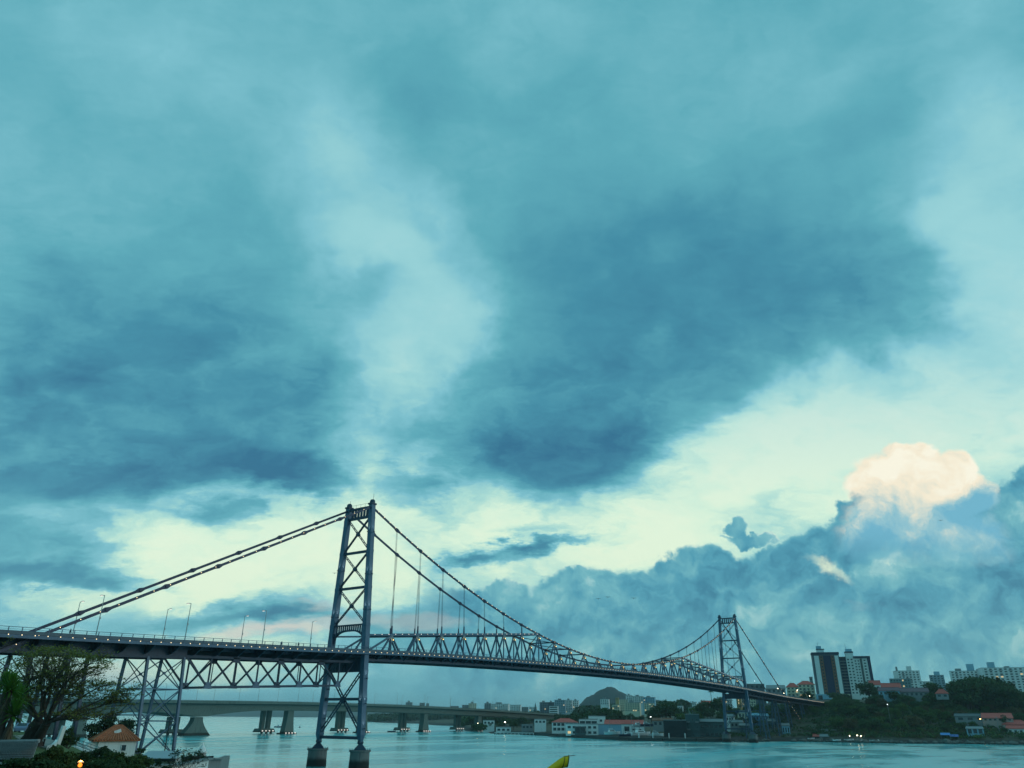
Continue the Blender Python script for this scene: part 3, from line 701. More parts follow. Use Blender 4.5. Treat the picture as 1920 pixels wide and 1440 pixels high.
for x in (-49, -35, -21, -7):
    zl_ = 19.3+(x+49)*.043; bar('cross_strut', (x, -4.3, zl_+.1), (x, 4.3, zl_+.1), .3, .3, STEELD, SB)
    bar('sway_diagonal', (x, -4.3, zl_+.2), (x, 4.3, zd(x)-2.8), .2, .2, STEELD, SB); bar('sway_diagonal', (x+.22, 4.3, zl_+.2), (x+.22, -4.3, zd(x)-2.8), .2, .2, STEELD, SB)

# --- trestles under the approaches
def trestle(x0, x1, zb, tiers, m=STEEL, yt=4.5, yb=6.6, t=.55, th=.24):
    T = empty('trestle', ((x0+x1)/2, 0, zb), BR)
    zt = lambda x: zd(x)-2.9
    yy = lambda x, z: yb+(yt-yb)*(z-zb)/(zt(x)-zb)
    zs = [zb+(zt(x0)-zb)*k/tiers for k in range(tiers+1)]
    for s in (-1, 1):
        for x in (x0, x1):
            bar('leg', (x, s*yy(x, zb-1), zb-1.), (x, s*yt, zt(x)), t+.1, t, m, T)
            MB().box((x, s*yy(x, zb), zb-2.2), 1.7, 1.7, 1.8, top=.8).build('footing', CONC, T)
        for a, b in zip(zs, zs[1:]):
            bar('brace', (x0, s*yy(x0, a), a), (x1, s*yy(x1, b), b), .16, th, m, T, (0, 1, 0)); bar('brace', (x1, s*(yy(x1, a)-.25), a), (x0, s*(yy(x0, b)-.25), b), .16, th, m, T, (0, 1, 0))
            zc = (a+b)/2; MB().box(((x0+x1)/2, s*(yy(x0, zc)-.1), zc-.3), .6, .4, .6).build('gusset_plate', m, T)
        for z in zs[1:-1]: bar('strut', (x0, s*yy(x0, z), z), (x1, s*yy(x1, z), z), .2, .2, m, T)
    for x in (x0, x1):
        for a, b in zip(zs, zs[1:]):
            bar('brace', (x, -yy(x, a), a), (x, yy(x, b), b), .15, .15, m, T); bar('brace', (x+.22, yy(x, a), a), (x+.22, -yy(x, b), b), .15, .15, m, T)
        for z in zs[1:-1]: bar('strut', (x, -yy(x, z), z), (x, yy(x, z), z), .22, .24, m, T)
    return T
trestle(-65.6, -56.5, 5.2, 3, t=.54, th=.33)
trestle(-99.0, -90.5, 8.4, 3, STEELD, t=.62, th=.2); trestle(-128, -120, 12, 2, STEELD)
# slender bent under the island approach
for x in (-83, -79.2):
    B_ = empty('bent', (x, 0, 7.5), BR)
    for s in (-1, 1): bar('leg', (x, s*6.2, 7.0), (x, s*4.5, zd(x)-2.9), .6, .6, STEELD, B_)
    bar('strut', (x, -5.2, 17.), (x, 5.2, 17.), .3, .3, STEELD, B_)
for x0, x1, zb in ((372, 380, 2.0), (402, 410, 2.6), (430, 438, 3.0), (470, 478, 3.6), (500, 507, 6.), (534, 541, 12.), (566, 572, 16.), (596, 601, 18.)):
    trestle(x0, x1, zb, 3 if zb < 7 else 2, t=.45, th=.16)
# anchorage block that takes the continent chains
mb = MB()
for s in (-1, 1):
    mb.prism([(LM+122, 0, -1), (LM+122, 0, 7.5), (LM+126, 0, 12.2), (LM+133, 0, 12.2), (LM+137, 0, 9.), (LM+139, 0, -1)], (0, s*5.4-2.6, 0), (0, s*5.4+2.6, 0))
mb.build('anchorage', mat('anchor_concrete', (.26, .29, .31), .9, var=.25, scale=.2, streak=.5, coords='World'), BR)

# --- street lamps on the deck
LAMPM = mat('lamp_post_paint', (.36, .38, .38), .5, .2, var=.15)
def street_lamp(p, s, h, label, group, arm=.9, head=True):
    t = empty('street_lamp', p, None, label, 'street lamp', group)
    p = Vector(p)
    MB().tube(p, p+Vector((0, 0, h)), .12, .07, n=8).build('pole', LAMPM, t)
    a = MB(); q0 = p+Vector((0, 0, h-.15)); pr_ = q0
    for i in range(1, 5):
        q1 = q0+Vector((0, -s*arm*i/4, .18*sin(i/4*pi/2))); a.tube(pr_, q1, .05, n=6); pr_ = q1
    a.build('arm', LAMPM, t)
    MB().box(pr_+Vector((0, -s*.3, -.10)), .34, .9, .16, top=.8).build('lamp_head', LAMPM, t)
    inst('lamp_lens', 'lens', lambda: MB().box((0, 0, -.07), .26, .7, .06), glow('lamp_lens', (1., .93, .8), 1.6), pr_+Vector((0, -s*.3, -.07)), t)
    c = p+Vector((.14, 0, h*.45)); MB().box(c, .18, .25, .35).build('control_box', LAMPM, t)
for u, v, s in ((180, 1190, -1), (347, 1196, -1), (492, 1204, -1), (137, 1186, 1), (305, 1196, 1), (452, 1204, 1), (581, 1213, 1)):
    q = ATY(u, v, s*8.1); street_lamp((q.x, s*8.1, zd(q.x)+.05), s, 9.0, 'tall grey street lamp with short arm standing on the suspension bridge deck, '+('near walkway' if s < 0 else 'far walkway'), 'street lamps on the suspension bridge, '+('near walkway' if s < 0 else 'far walkway'))

# --- people on the walkway
def person(p, face, label, stride, m_cl, m_sk, m_hair, h=1.72):
    t = h/1.75; f = Vector((cos(face), sin(face), 0)); sd = Vector((-sin(face), cos(face), 0)); p = Vector(p)
    P_ = lambda a, b, z: tuple((f*a+sd*b+Vector((0, 0, z)))*t)
    V = [P_(0, 0, .98), P_(0, 0, 1.18), P_(0, 0, 1.38), P_(0, 0, 1.47), P_(.01, 0, 1.56), P_(.02, 0, 1.70)]
    R = [.15, .15, .16, .065, .075, .075]; E = [(0, 1), (1, 2), (2, 3), (3, 4), (4, 5)]
    for s in (-1, 1):
        k = len(V); V += [P_(0, s*.19, 1.40), P_(-s*stride*.25, s*.23, 1.13), P_(.10-s*stride*.3, s*.22, .90), P_(.13-s*stride*.3, s*.22, .80)]; R += [.07, .05, .04, .035]; E += [(2, k), (k, k+1), (k+1, k+2), (k+2, k+3)]
        k = len(V); V += [P_(0, s*.09, .92), P_(s*stride*.4+.04, s*.10, .50), P_(s*stride*.7-.05, s*.10, .08), P_(s*stride*.7+.12, s*.11, .035)]; R += [.10, .075, .05, .04]; E += [(0, k), (k, k+1), (k+1, k+2), (k+2, k+3)]
    me = bpy.data.meshes.new('person'); me.from_pydata(V, E, []); me.materials.append(m_cl)
    o = link(bpy.data.objects.new('person', me), None, p); md = o.modifiers.new('skin', 'SKIN'); md.use_smooth_shade = True
    for i, sv in enumerate(me.skin_vertices[0].data): sv.radius = (R[i]*t, R[i]*t); sv.use_root = (i == 0)
    o.modifiers.new('sub', 'SUBSURF').levels = 1; o.modifiers['sub'].render_levels = 1
    tag(o, label, 'person', 'people walking on the suspension bridge')
    h_ = MB().lathe(p+Vector(P_(.02, 0, 1.60)), [(.085, 0), (.10, .07), (.085, .14), (.03, .17)], 8).build('hair', m_hair, o); h_.matrix_parent_inverse = Matrix.Translation(-p)
    f_ = MB().lathe(p+Vector(P_(.075, 0, 1.53)), [(.03, 0), (.05, .04), (.05, .10), (.03, .13)], 8).build('face', m_sk, o); f_.matrix_parent_inverse = Matrix.Translation(-p)
CL = [mat('dark_coat', (.03, .035, .05), .8), mat('blue_jacket', (.05, .08, .14), .8), mat('grey_sweater', (.10, .10, .11), .8)]
SK = mat('skin', (.42, .27, .20), .6); HR = mat('dark_hair', (.02, .016, .014), .6)
for u, v, c, fc, lb in ((131, 1188, 0, 0., 'person in a dark coat walking where the chains meet the deck'), (527, 1214, 1, .1, 'person in a blue jacket walking between lamp and tower'), (559, 1216, 2, 3.0, 'person in a grey sweater walking toward the island close to the tower'), (817, 1226, 0, 3.1, 'person in dark clothes standing under the stiffening truss')):
    q = ATY(u, v, -7.4); person((q.x, -7.4, zd(q.x)+.09), fc, lb, .3, CL[c], SK, HR)
# ------------------------------------------------------------------ the two parallel concrete road bridges beyond
BC = mat('bridge_concrete', (.125, .17, .155), .9, var=.22, scale=.10, streak=.75, bump=.2, bscale=.8, coords='World', band=(1.7, .45, (.03, .035, .03)))
BCD = mat('bridge_concrete_dark', (.085, .10, .10), .9, var=.2, scale=.12, streak=.3, coords='World')
ZC = [(-200, 20.0), (100, 20.6), (180, 21.2), (280, 22.0), (360, 21.9), (420, 21.2), (510, 19.6), (600, 17.4), (700, 14.5), (780, 12.5)]
def zc(x): return (lerp(ZC, x-15)+lerp(ZC, x)+lerp(ZC, x+15))/3
PX = [15, 99, 180, 261, 342, 423, 508, 590, 660]
def depth_at(x):
    d = 5.2
    for px, k in ((180, 4.4), (99, 4.4)): d += k*max(0, 1-abs(x-px)/62)**2
    return d
def road_bridge(name, y0, flared, label):
    B = empty(name, (300, y0, 0), None, label, 'bridge', 'parallel concrete road bridges')
    xs = [-200+6*i for i in range(160)]
    def strip(prof, nm, m, seg=1):
        mb = MB()
        for a, b in zip(xs, xs[1:]):
            pa, pb = prof(a), prof(b); n = len(pa)
            vs = [(a, y, z) for y, z in pa]+[(b, y, z) for y, z in pb]
            mb.add(vs, [(i, (i+1) % n, n+(i+1) % n, n+i) for i in range(n)])
        return mb.build(nm, m, B)
    W_ = 8.6
    strip(lambda x: [(y0-4.2, zc(x)-depth_at(x)), (y0+4.2, zc(x)-depth_at(x)), (y0+5.0, zc(x)-1.4), (y0-5.0, zc(x)-1.4)], 'box_girder', BC)
    strip(lambda x: [(y0-5.0, zc(x)-1.45), (y0+5.0, zc(x)-1.45), (y0+W_, zc(x)-.8), (y0+W_, zc(x)), (y0-W_, zc(x)), (y0-W_, zc(x)-.8)], 'deck_slab', BCD)
    pa = empty('parapets', (300, y0, 20), B)
    for s in (-1, 1):
        for a, b in zip(xs[::4], xs[4::4]): bar('parapet', (a, y0+s*(W_+.12), zc(a)+.1), (b, y0+s*(W_+.12), zc(b)+.1), .3, 1.7, BC, pa); bar('guard_rail', (a, y0+s*W_, zc(a)+1.25), (b, y0+s*W_, zc(b)+1.25), .12, .12, BCD, pa)
    for i, x in enumerate(PX[1:]):
        zt = zc(x)-depth_at(x)+.1
        p = empty('pier', (x, y0, -2), B)
        if flared:
            hw, fw_ = (3.4, 13.0) if x == 180 else (2.8, 5.2)      # curved, spreading column
            n = 9; pl = []
            for k in range(n+1):
                t = k/n; pl.append((hw+(fw_-hw)*max(0, (t-.12)/.88)**1.45, zt+(-1.5-zt)*t))
            poly = [(-w, z) for w, z in pl]+[(w, z) for w, z in pl[::-1]]
            MB().prism([(x+w, y0-2.6, z) for w, z in poly], (0, 0, 0), (0, 5.2, 0)).build('column', BC, p)
            if x > 185:
                f = MB().box((x, y0, -2), 13.5, 9, 3.0, top=.92).build('footing', BC, p)
                for j in range(4 if x > 185 else 0): inst('marker_lamp', 'marker', lambda: MB().box((0, 0, 0), .7, .5, .6), glow('marker_white', (1., .97, .9), 1.2), (x-4.5+3*j, y0-4.6, .6), p)
        else:
            for dx in (-2.9, 2.9): MB().box((x+dx, y0, 1.2), 3.0, 3.2, zt-1.2).build('column', BC, p)
            cap = MB().box((x, y0, 1.0), 15, 9, 2.6, top=.86).build('pile_cap', BC, p)
            for dx in (-4.5, 0, 4.5): MB().tube((x+dx, y0-3, -3), (x+dx, y0-3, 1.1), 1.0, n=12).build('pile', BCD, p)
            for j in range(4 if x > 185 else 0): inst('marker_lamp', 'marker', lambda: MB().box((0, 0, 0), .7, .5, .6), glow('marker_white', (1., .97, .9), 1.2), (x-5.1+3.4*j, y0-4.55, 1.7), p)
    return B
road_bridge('box_girder_bridge', 330., True, 'grey concrete box girder bridge on flared curved piers behind the steel bridge')
road_bridge('box_girder_bridge', 357., False, 'concrete road bridge on paired square columns, behind the one with flared piers')
for y0, lab in ((330., 'thin lamp post on the flared pier road bridge'), (357., 'thin lamp post on the paired column road bridge')):
    for k in range(13):
        x = 110+38*k+(15 if y0 > 340 else 0); p = Vector((x, y0+(-7.6 if y0 < 340 else 7.6), zc(x)))
        t = empty('lamp_post', p, None, lab, 'lamp post', lab+' row')
        MB().tube(p, p+Vector((0, 0, 11)), .16, .09, n=5).build('pole', LAMPM, t); MB().beam(p+Vector((0, 0, 10.9)), p+Vector((0, 2.2 if y0 < 340 else -2.2, 11.4)), .14, .14).build('arm', LAMPM, t)
# ------------------------------------------------------------------ island bank in the foreground
BARK = mat('bark', (.055, .045, .038), .95, var=.4, scale=1.2, bump=.8, bscale=6., coords='World')
LF_OLIVE = leaf('olive_leaf', (.06, .08, .015), (.24, .23, .06), .5)
LF_DARK = leaf('dark_leaf', (.012, .035, .016), (.045, .085, .03), .5)
LF_MID = leaf('mid_leaf', (.02, .05, .012), (.085, .12, .03), .6)
LF_BRIGHT = leaf('bright_leaf', (.03, .10, .012), (.10, .24, .03), .7)
WHITE = mat('whitewash', (.72, .74, .73), .85, var=.14, scale=.7, streak=.35, bump=.15, bscale=3., coords='World')
TILE = mat('clay_tile', (.26, .066, .03), .9, var=.65, scale=2.6, coords='World', tint=(.42, .125, .055))
TILE2 = mat('clay_tile_pale', (.40, .13, .065), .9, var=.6, scale=2.6, coords='World')
TILER = mat('red_tile', (.55, .11, .09), .9, var=.35, scale=.6, coords='World')
GREYW = mat('grey_render', (.20, .22, .22), .9, var=.25, scale=.4, streak=.4, coords='World')
DARKW = mat('dark_opening', (.012, .016, .02), .35, var=.1)
GLASS = mat('window_glass', (.025, .035, .045), .12, var=.2, spec=.6)
PAVE = mat('pavement', (.24, .24, .22), .92, var=.3, scale=.6, bump=.3, bscale=5., coords='World')
METAL = mat('grey_metal', (.25, .27, .29), .5, .4, var=.2)

def big_tree():
    rnd = random.Random(11)
    base = D(58, 1394, 85); base.z -= .3
    A, Bv = RH.copy(), Vector((0, 0, 1)); Cv = FH.copy()
    W3 = lambda a, c, z: base+A*a+Cv*c+Bv*z
    px = 85/FPX
    t = empty('umbrella_tree', base, None, 'gnarled spreading tree with sparse olive crown rising before the bridge deck', 'tree')
    trunk, twig, lv = MB(), MB(), MB()
    def limb(mb, p, q, r0, r1, bend, n=5, sides=8):
        pts = []; off = Vector((rnd.gauss(0, 1), rnd.gauss(0, 1), rnd.gauss(0, .6)))*bend
        for i in range(n+1):
            k = i/n; pts.append(p.lerp(q, k)+off*sin(pi*k)+Vector((0, 0, bend*.5*sin(pi*k))))
        for i in range(n):
            mb.tube(pts[i], pts[i+1], r0+(r1-r0)*i/n, r0+(r1-r0)*(i+1)/n, sides, caps=(i == n-1))
        return pts
    # photo-measured main limbs, (u, v) ends at the tree's own distance, with depth spread
    pt = lambda u, v, dd=0.: D(u, v, 85+dd)
    b0 = pt(56, 1396); fork = pt(74, 1352)
    limb(trunk, b0, fork, 1.0, .66, .1, 4, 12); limb(trunk, b0+A*.5, pt(88, 1356, -1), .62, .42, .1, 3, 10)
    for i in range(5):
        a = 2*pi*i/5; trunk.tube(b0+Vector((cos(a)*1.3, sin(a)*1.3, -.3)), b0+Vector((cos(a)*.3, sin(a)*.3, 1.3)), .35, .3, 6)
    mains = [((30, 1290, 4), .30), ((62, 1268, -3), .34), ((88, 1250, 2), .34), ((116, 1258, -4), .32), ((125, 1300, 5), .30), ((135, 1352, -3), .26), ((20, 1320, -4), .24), ((50, 1240, 6), .26), ((150, 1272, 2), .25), ((182, 1290, -2), .24), ((192, 1322, 3), .22), ((168, 1246, -3), .24), ((178, 1350, 2), .2), ((10, 1262, 2), .2), ((205, 1305, 4), .2)]
    tips = []
    for (u, v, dd), r in mains:
        src = fork if u < 112 else pt(88, 1356, -1); e = pt(u, v, dd); pts = limb(trunk, src, e, r*.62, r*.26, .7, 6, 8)
        for k in (3, 4, 5, 6): tips.append((pts[k], r*.55, (pts[k]-src).normalized()))
    # secondary and fine branches fan out in flat layers
    for p, r, d in tips:
        for _ in range(3):
            lat = Vector((rnd.gauss(0, 1), rnd.gauss(0, 1), 0)).normalized()
            dv = (d*.35+lat*.9+A*.45+Vector((0, 0, rnd.uniform(-.05, .38)))).normalized()
            e = p+dv*rnd.uniform(1.5, 3.3); pts = limb(twig, p, e, r*.2, .022, .25, 4, 5)
            for k in (1, 2, 3, 4):
                for _ in range(3):
                    la = Vector((rnd.gauss(0, 1), rnd.gauss(0, 1), 0)).normalized()
                    d2 = (dv*.8+la*.9+A*.2+Vector((0, 0, rnd.uniform(-.18, .28)))).normalized()
                    e2 = pts[k]+d2*rnd.uniform(.7, 1.7); p2 = limb(twig, pts[k], e2, .018, .008, .12, 3, 3)
                    if rnd.random() < .5:
                        for _ in range(rnd.randint(5, 12)):
                            c = p2[rnd.randint(1, 3)]+Vector((rnd.gauss(0, .18), rnd.gauss(0, .18), rnd.gauss(.05, .08)))
                            nn = Vector((rnd.gauss(0, .6), rnd.gauss(0, .6), 1)).normalized(); tt = nn.cross(Vector((rnd.gauss(0, 1), rnd.gauss(0, 1), .1))).normalized(); bb = nn.cross(tt); s = rnd.uniform(.09, .2)
                            lv.add([c-tt*s, c-bb*s*.5, c+tt*s, c+bb*s*.5], [(0, 1, 2, 3)])
    # denser tufts along the flat top of the crown
    for _ in range(60):
        u = rnd.uniform(20, 205); top = lerp([(20, 1262), (50, 1226), (90, 1212), (130, 1212), (160, 1222), (200, 1240), (225, 1268)], u); c0 = pt(u, top+rnd.uniform(0, 12), rnd.uniform(-5, 5))
        for _ in range(34):
            c = c0+Vector((rnd.gauss(0, .62), rnd.gauss(0, .62), rnd.gauss(0, .13))); nn = Vector((rnd.gauss(0, .5), rnd.gauss(0, .5), 1)).normalized(); tt = nn.cross(Vector((rnd.gauss(0, 1), rnd.gauss(0, 1), .1))).normalized(); bb = nn.cross(tt); s = rnd.uniform(.1, .2)
            lv.add([c-tt*s, c-bb*s*.5, c+tt*s, c+bb*s*.5], [(0, 1, 2, 3)])
        e = pt(u*.55+36, 1290, 0); limb(twig, e, c0, .04, .01, .4, 4, 4)
    trunk.build('trunk', BARK, t); twig.build('branches', BARK, t); lv.build('crown', LF_OLIVE, t)
big_tree()

def bush(u, v, d, wpx, hpx, label, m=LF_MID, seed=1, n=5000, size=.22, cat='bush', stem=True, name='bush', group=None):
    rnd = random.Random(seed); b = D(u, v, d); k = d/FPX; w, h = wpx*k/2, hpx*k
    t = empty(name, b, None, label, cat, group)
    lobes = []
    for _ in range(26):
        a, r_ = rnd.uniform(0, 2*pi), rnd.random()**.6*.78; zf = rnd.uniform(.12, .80)*(1.08-.5*r_); q = rnd.uniform(.14, .34)
        lobes.append(((b+RH*(cos(a)*r_*w)+FH*(sin(a)*r_*w)+Vector((0, 0, h*zf))), (w*q, w*q, h*rnd.uniform(.12, .24))))
    foliage(lobes, n, size, rnd, shell=.3, rough=.16).build('crown', m, t)
    s = MB()
    for i in range(5):
        e = lobes[i][0]; s.tube(b+Vector((rnd.gauss(0, .15), rnd.gauss(0, .15), -.6)), e, .09*h/3+.03, .03, 6)
    s.build('trunk', BARK, t); return t
bush(198, 1402, 150, 98, 66, 'dark dense round-topped tree behind the orange roofed white house', LF_DARK, 3, 5200, .45, 'tree', name='broadleaf_tree')
bush(100, 1456, 46, 80, 56, 'green bush overlapping the grey tiled roof', LF_MID, 5, 9000, .17)
bush(222, 1454, 62, 100, 48, 'leafy green bush in front of the white house', LF_MID, 6, 9000, .2)
bush(186, 1440, 72, 40, 44, 'dark pointed bush beside the stairs of the white house', LF_DARK, 7, 5000, .2)
bush(125, 1400, 106, 44, 34, 'low green shrub on the slope below the white kerb', LF_MID, 8, 3500, .2)
bush(262, 1412, 140, 22, 10, 'small spiky shrub at the corner of the white house', LF_DARK, 9, 700, .25)
bush(150, 1466, 52, 70, 42, 'brownish bush lit by the orange lamp', leaf('rust_leaf', (.05, .04, .012), (.14, .10, .03), .7), 10, 6000, .15)
bush(30, 1462, 33, 130, 42, 'low dark hedge along the foot of the grey tiled roof', LF_DARK, 12, 6000, .15)

bush(85, 1446, 58, 70, 44, 'spreading green bush beside the right end of the tiled roof', LF_MID, 13, 6000, .18)
bush(150, 1440, 80, 60, 36, 'mid green shrub bank below the white stair', LF_MID, 14, 5000, .2)
bush(255, 1446, 78, 60, 34, 'small leafy bush before the long shed', LF_MID, 15, 4500, .2)
bush(70, 1464, 44, 90, 40, 'dark leafy mass at the corner of the tiled roof', LF_DARK, 16, 6000, .16)
bush(200, 1466, 52, 100, 44, 'broad dark bush under the orange lamp', LF_DARK, 17, 7000, .17)
bush(290, 1470, 60, 70, 40, 'low dark scrub below the bare shrub', LF_DARK, 18, 5000, .18)

def yucca(u, v, d, label, h, rl, seed, heads):
    rnd = random.Random(seed); b = D(u, v, d); t = empty('yucca', b, None, label, 'plant')
    tr, lf, dead = MB(), MB(), MB()
    for (a, c, z) in heads:
        q = b+RH*a+FH*c+Vector((0, 0, z)); tr.tube(b+Vector((0, 0, -.5)), q, .22, .16, 8)
        for i in range(150):
            th = rnd.uniform(0, 2*pi); el = rnd.uniform(-.35, 1.45); L_ = rl*rnd.uniform(.75, 1.1); dv = Vector((cos(th)*cos(el), sin(th)*cos(el), sin(el)))
            sd = dv.cross(Vector((0, 0, 1))).normalized()*.055; m_ = q+dv*L_*.55; e = q+dv*L_-Vector((0, 0, .14*L_*cos(el)))
            lf.add([q-sd*.6, m_-sd, e, m_+sd, q+sd*.6], [(0, 1, 2, 3, 4)])
        for i in range(70):
            th = rnd.uniform(0, 2*pi); z0 = q-Vector((0, 0, rnd.uniform(.1, .9))); e = z0+Vector((cos(th)*.35, sin(th)*.35, -rnd.uniform(.6, 1.1))); sd = Vector((-sin(th), cos(th), 0))*.05
            dead.add([z0-sd, e, z0+sd], [(0, 1, 2)])
    tr.build('trunk', BARK, t); lf.build('leaves', LF_BRIGHT, t); dead.build('dead_leaves', mat('dry_leaf', (.14, .10, .06), .9, var=.4), t)
yucca(-4, 1408, 47, 'bright green yucca with brown dead leaves under its spiky head', 3, 1.35, 4, [(.42, 0, 2.0), (-.35, .2, 3.5)])
yucca(-6, 1376, 60, 'green spiky plant growing behind the yucca', 3, 1.5, 5, [(.9, 0, 2.6), (-.6, .5, 3.6)])

# white guard house with a hipped clay roof
def guard_house():
    d = 138.; b = D(212, 1416, d); b.z = GZ(b.x, b.y)-.2; k = d/FPX
    t = empty('guard_house', b, None, 'white walled house with hipped orange tile roof under the bridge', 'house')
    ay = Vector((b.x-CAM.x, b.y-CAM.y, 0)).normalized(); ay = Matrix.Rotation(.14, 3, 'Z') @ ay; ax = Vector((ay.y, -ay.x, 0)); zt = D(212, 1388, d).z; za = D(212, 1361, d).z
    w2, dp = 3.15, 2.7
    P_ = lambda a, c, z: Vector((b.x, b.y, 0))+ax*a+ay*c+Vector((0, 0, z))
    mb = MB(); mb.prism([P_(-w2, -dp, b.z), P_(w2, -dp, b.z), P_(w2, dp, b.z), P_(-w2, dp, b.z)], (0, 0, 0), (0, 0, zt-b.z)); mb.build('wall', WHITE, t)
    e = .45; c4 = [P_(-w2-e-.6, -dp-e, zt), P_(w2+e, -dp-e, zt), P_(w2+e, dp+e, zt), P_(-w2-e-.6, dp+e, zt)]; rg = [P_(-.6, 0, za), P_(.5, 0, za)]
    rb = MB(); dn = Vector((0, 0, -.14)); rb.add(c4+rg+[q+dn for q in c4], [(0, 1, 5, 4), (1, 2, 5), (2, 3, 4, 5), (3, 0, 4), (0, 6, 7, 1), (1, 7, 8, 2), (2, 8, 9, 3), (3, 9, 6, 0), (9, 8, 7, 6)])
    roof = rb.build('roof', TILE, t)
    # rows of barrel tiles on each slope, the slope curving out at the eaves
    def slope(a, bq, c, e_):
        n = 17
        for i in range(n+1):
            f = i/n; lo = a.lerp(bq, f); hi = c.lerp(e_, f)
            bar('tile_row', lo+Vector((0, 0, .06)), lo.lerp(hi, .985)+Vector((0, 0, .06)), .24, .22, TILE2 if i % 2 else TILE, roof)
    slope(c4[0], c4[1], rg[0], rg[1]); slope(c4[3], c4[0], rg[0], rg[0]); slope(c4[1], c4[2], rg[1], rg[1])
    for a, c in ((c4[0], rg[0]), (c4[1], rg[1]), (rg[0], rg[1])): bar('ridge_tile', a+Vector((0, 0, .08)), c+Vector((0, 0, .08)), .3, .24, TILE, roof)
    q = c4[0].lerp(c4[1], .48).lerp(rg[0].lerp(rg[1], .5), .45); bar('skylight', q+Vector((0, 0, .2))-ax*.5, q+Vector((0, 0, .6))+ax*.55, .12, .55, WHITE, roof)
    w = MB(); wc = P_(w2*.36, -dp-.02, zt-1.75); w.prism([wc-ax*.38, wc+ax*.38, wc+ax*.38+Vector((0, 0, 1.0)), wc-ax*.38+Vector((0, 0, 1.0))], (0, 0, 0), tuple(-ay*.03)); wo = w.build('window', GLASS, t)
    bar('frame', wc-ax*.46-ay*.05, wc+ax*.46-ay*.05, .1, .1, WHITE, wo); bar('frame', wc-ax*.43-ay*.05, wc-ax*.43-ay*.05+Vector((0, 0, 1.08)), .1, .1, WHITE, wo)
    # lower side wing on the left
    x1 = -w2-3.0; mb = MB(); mb.prism([P_(x1, -dp+.4, b.z+.2), P_(-w2, -dp+.4, b.z+.2), P_(-w2, -dp+.4, zt-.1), P_(x1+1.6, -dp+.4, zt-.35)], (0, 0, 0), tuple(ay*4)); mb.build('side_wing', WHITE, t)
guard_house()

def stair():
    d = 121.; a = D(134, 1399, d); t = empty('stair', a, None, 'white stair with grey pipe handrails beside the white house', 'stair')
    n = 11; e = D(186, 1418, d-4); dx = (e-a)/n
    for i in range(n):
        q = a+dx*i; MB().box((q.x, q.y, q.z-1.6), .9, 2.2, 1.6-.02*i, 2.17-pi/2).build('step', WHITE, t)
    for s in (-1, 1):
        off = FH*(1.05*s); p1 = a+off+Vector((0, 0, 1.0)); p2 = e+off+Vector((0, 0, 1.0)); bar('handrail', p1, p2, .07, .07, METAL, t); bar('handrail', p1-Vector((0, 0, .45)), p2-Vector((0, 0, .45)), .05, .05, METAL, t)
        for i in range(0, n+1, 3): q = a+dx*i+off; bar('rail_post', q-Vector((0, 0, .2)), q+Vector((0, 0, 1.0)), .07, .07, METAL, t)
    MB().prism([a+FH*1.3+RH*-.3+Vector((0, 0, -2)), e+FH*1.3+Vector((0, 0, -2)), e+FH*1.3+Vector((0, 0, -.2)), a+FH*1.3-RH*.3+Vector((0, 0, .9))], (0, 0, 0), tuple(FH*.25)).build('side_wall', WHITE, t)
stair()

# paved terrace, kerbs, bollards
def slab(name, pts, m, th=.12, **kw):
    P_ = [Vector((q.x, q.y, GZ(q.x, q.y)+.06)) for q in pts]; mb = MB(); n = 10
    c = sum(P_, Vector())/len(P_); c.z = GZ(c.x, c.y)+.06; k = len(P_); vs = [c]; fs = []
    for j in range(1, n+1):
        for i in range(k*n):
            a, f = divmod(i, n); q = c.lerp(P_[a].lerp(P_[(a+1) % k], f/n), j/n); q.z = GZ(q.x, q.y)+.07; vs.append(q)
    N = k*n
    for i in range(N): fs.append((0, 1+i, 1+(i+1) % N))
    for j in range(n-1):
        for i in range(N): fs.append((1+j*N+i, 1+(j+1)*N+i, 1+(j+1)*N+(i+1) % N, 1+j*N+(i+1) % N))
    mb.add(vs, fs); return mb.build(name, m, None, raw=True, **kw)
slab('terrace', [D(66, 1396, 84), D(96, 1396, 84), D(108, 1378, 102), D(108, 1366, 122), D(70, 1366, 120), D(40, 1376, 100), D(18, 1392, 84)], PAVE, kind='structure')
kp = [D(92, 1398, 82), D(100, 1392, 88), D(106, 1385, 96), D(108, 1378, 104)]
kb = empty('kerb_wall', kp[0], None, 'low pale kerb edging the terrace beside the big tree', 'kerb')
for a, b in zip(kp, kp[1:]):
    a = Vector((a.x, a.y, GZ(a.x, a.y)+.2)); b = Vector((b.x, b.y, GZ(b.x, b.y)+.2)); bar('kerb_stone', a, b, .35, .5, WHITE, kb)
for u, v in ((70, 1392), (82, 1394)):
    q = D(u, v, 86); q.z = GZ(q.x, q.y); t = empty('bollard', q, None, 'short dark bollard on the terrace edge', 'bollard', 'bollards on the terrace edge')
    MB().lathe(q-Vector((0, 0, .1)), [(.10, 0), (.09, .75), (.12, .78), (.12, .9), (.04, .98)], 10).build('post', mat('iron_black', (.03, .032, .035), .6), t); MB().lathe(q, [(.18, 0), (.16, .08), (.1, .1)], 10).build('base', MATS['iron_black'], t)
q = D(110, 1386, 104); q.z = GZ(q.x, q.y); MB().beam(q-Vector((0, 0, .3)), q+Vector((0, 0, 2.3))+RH*.35, .5, .5).build('marker_post', WHITE, None, label='square white concrete post at the end of the kerb', cat='post')
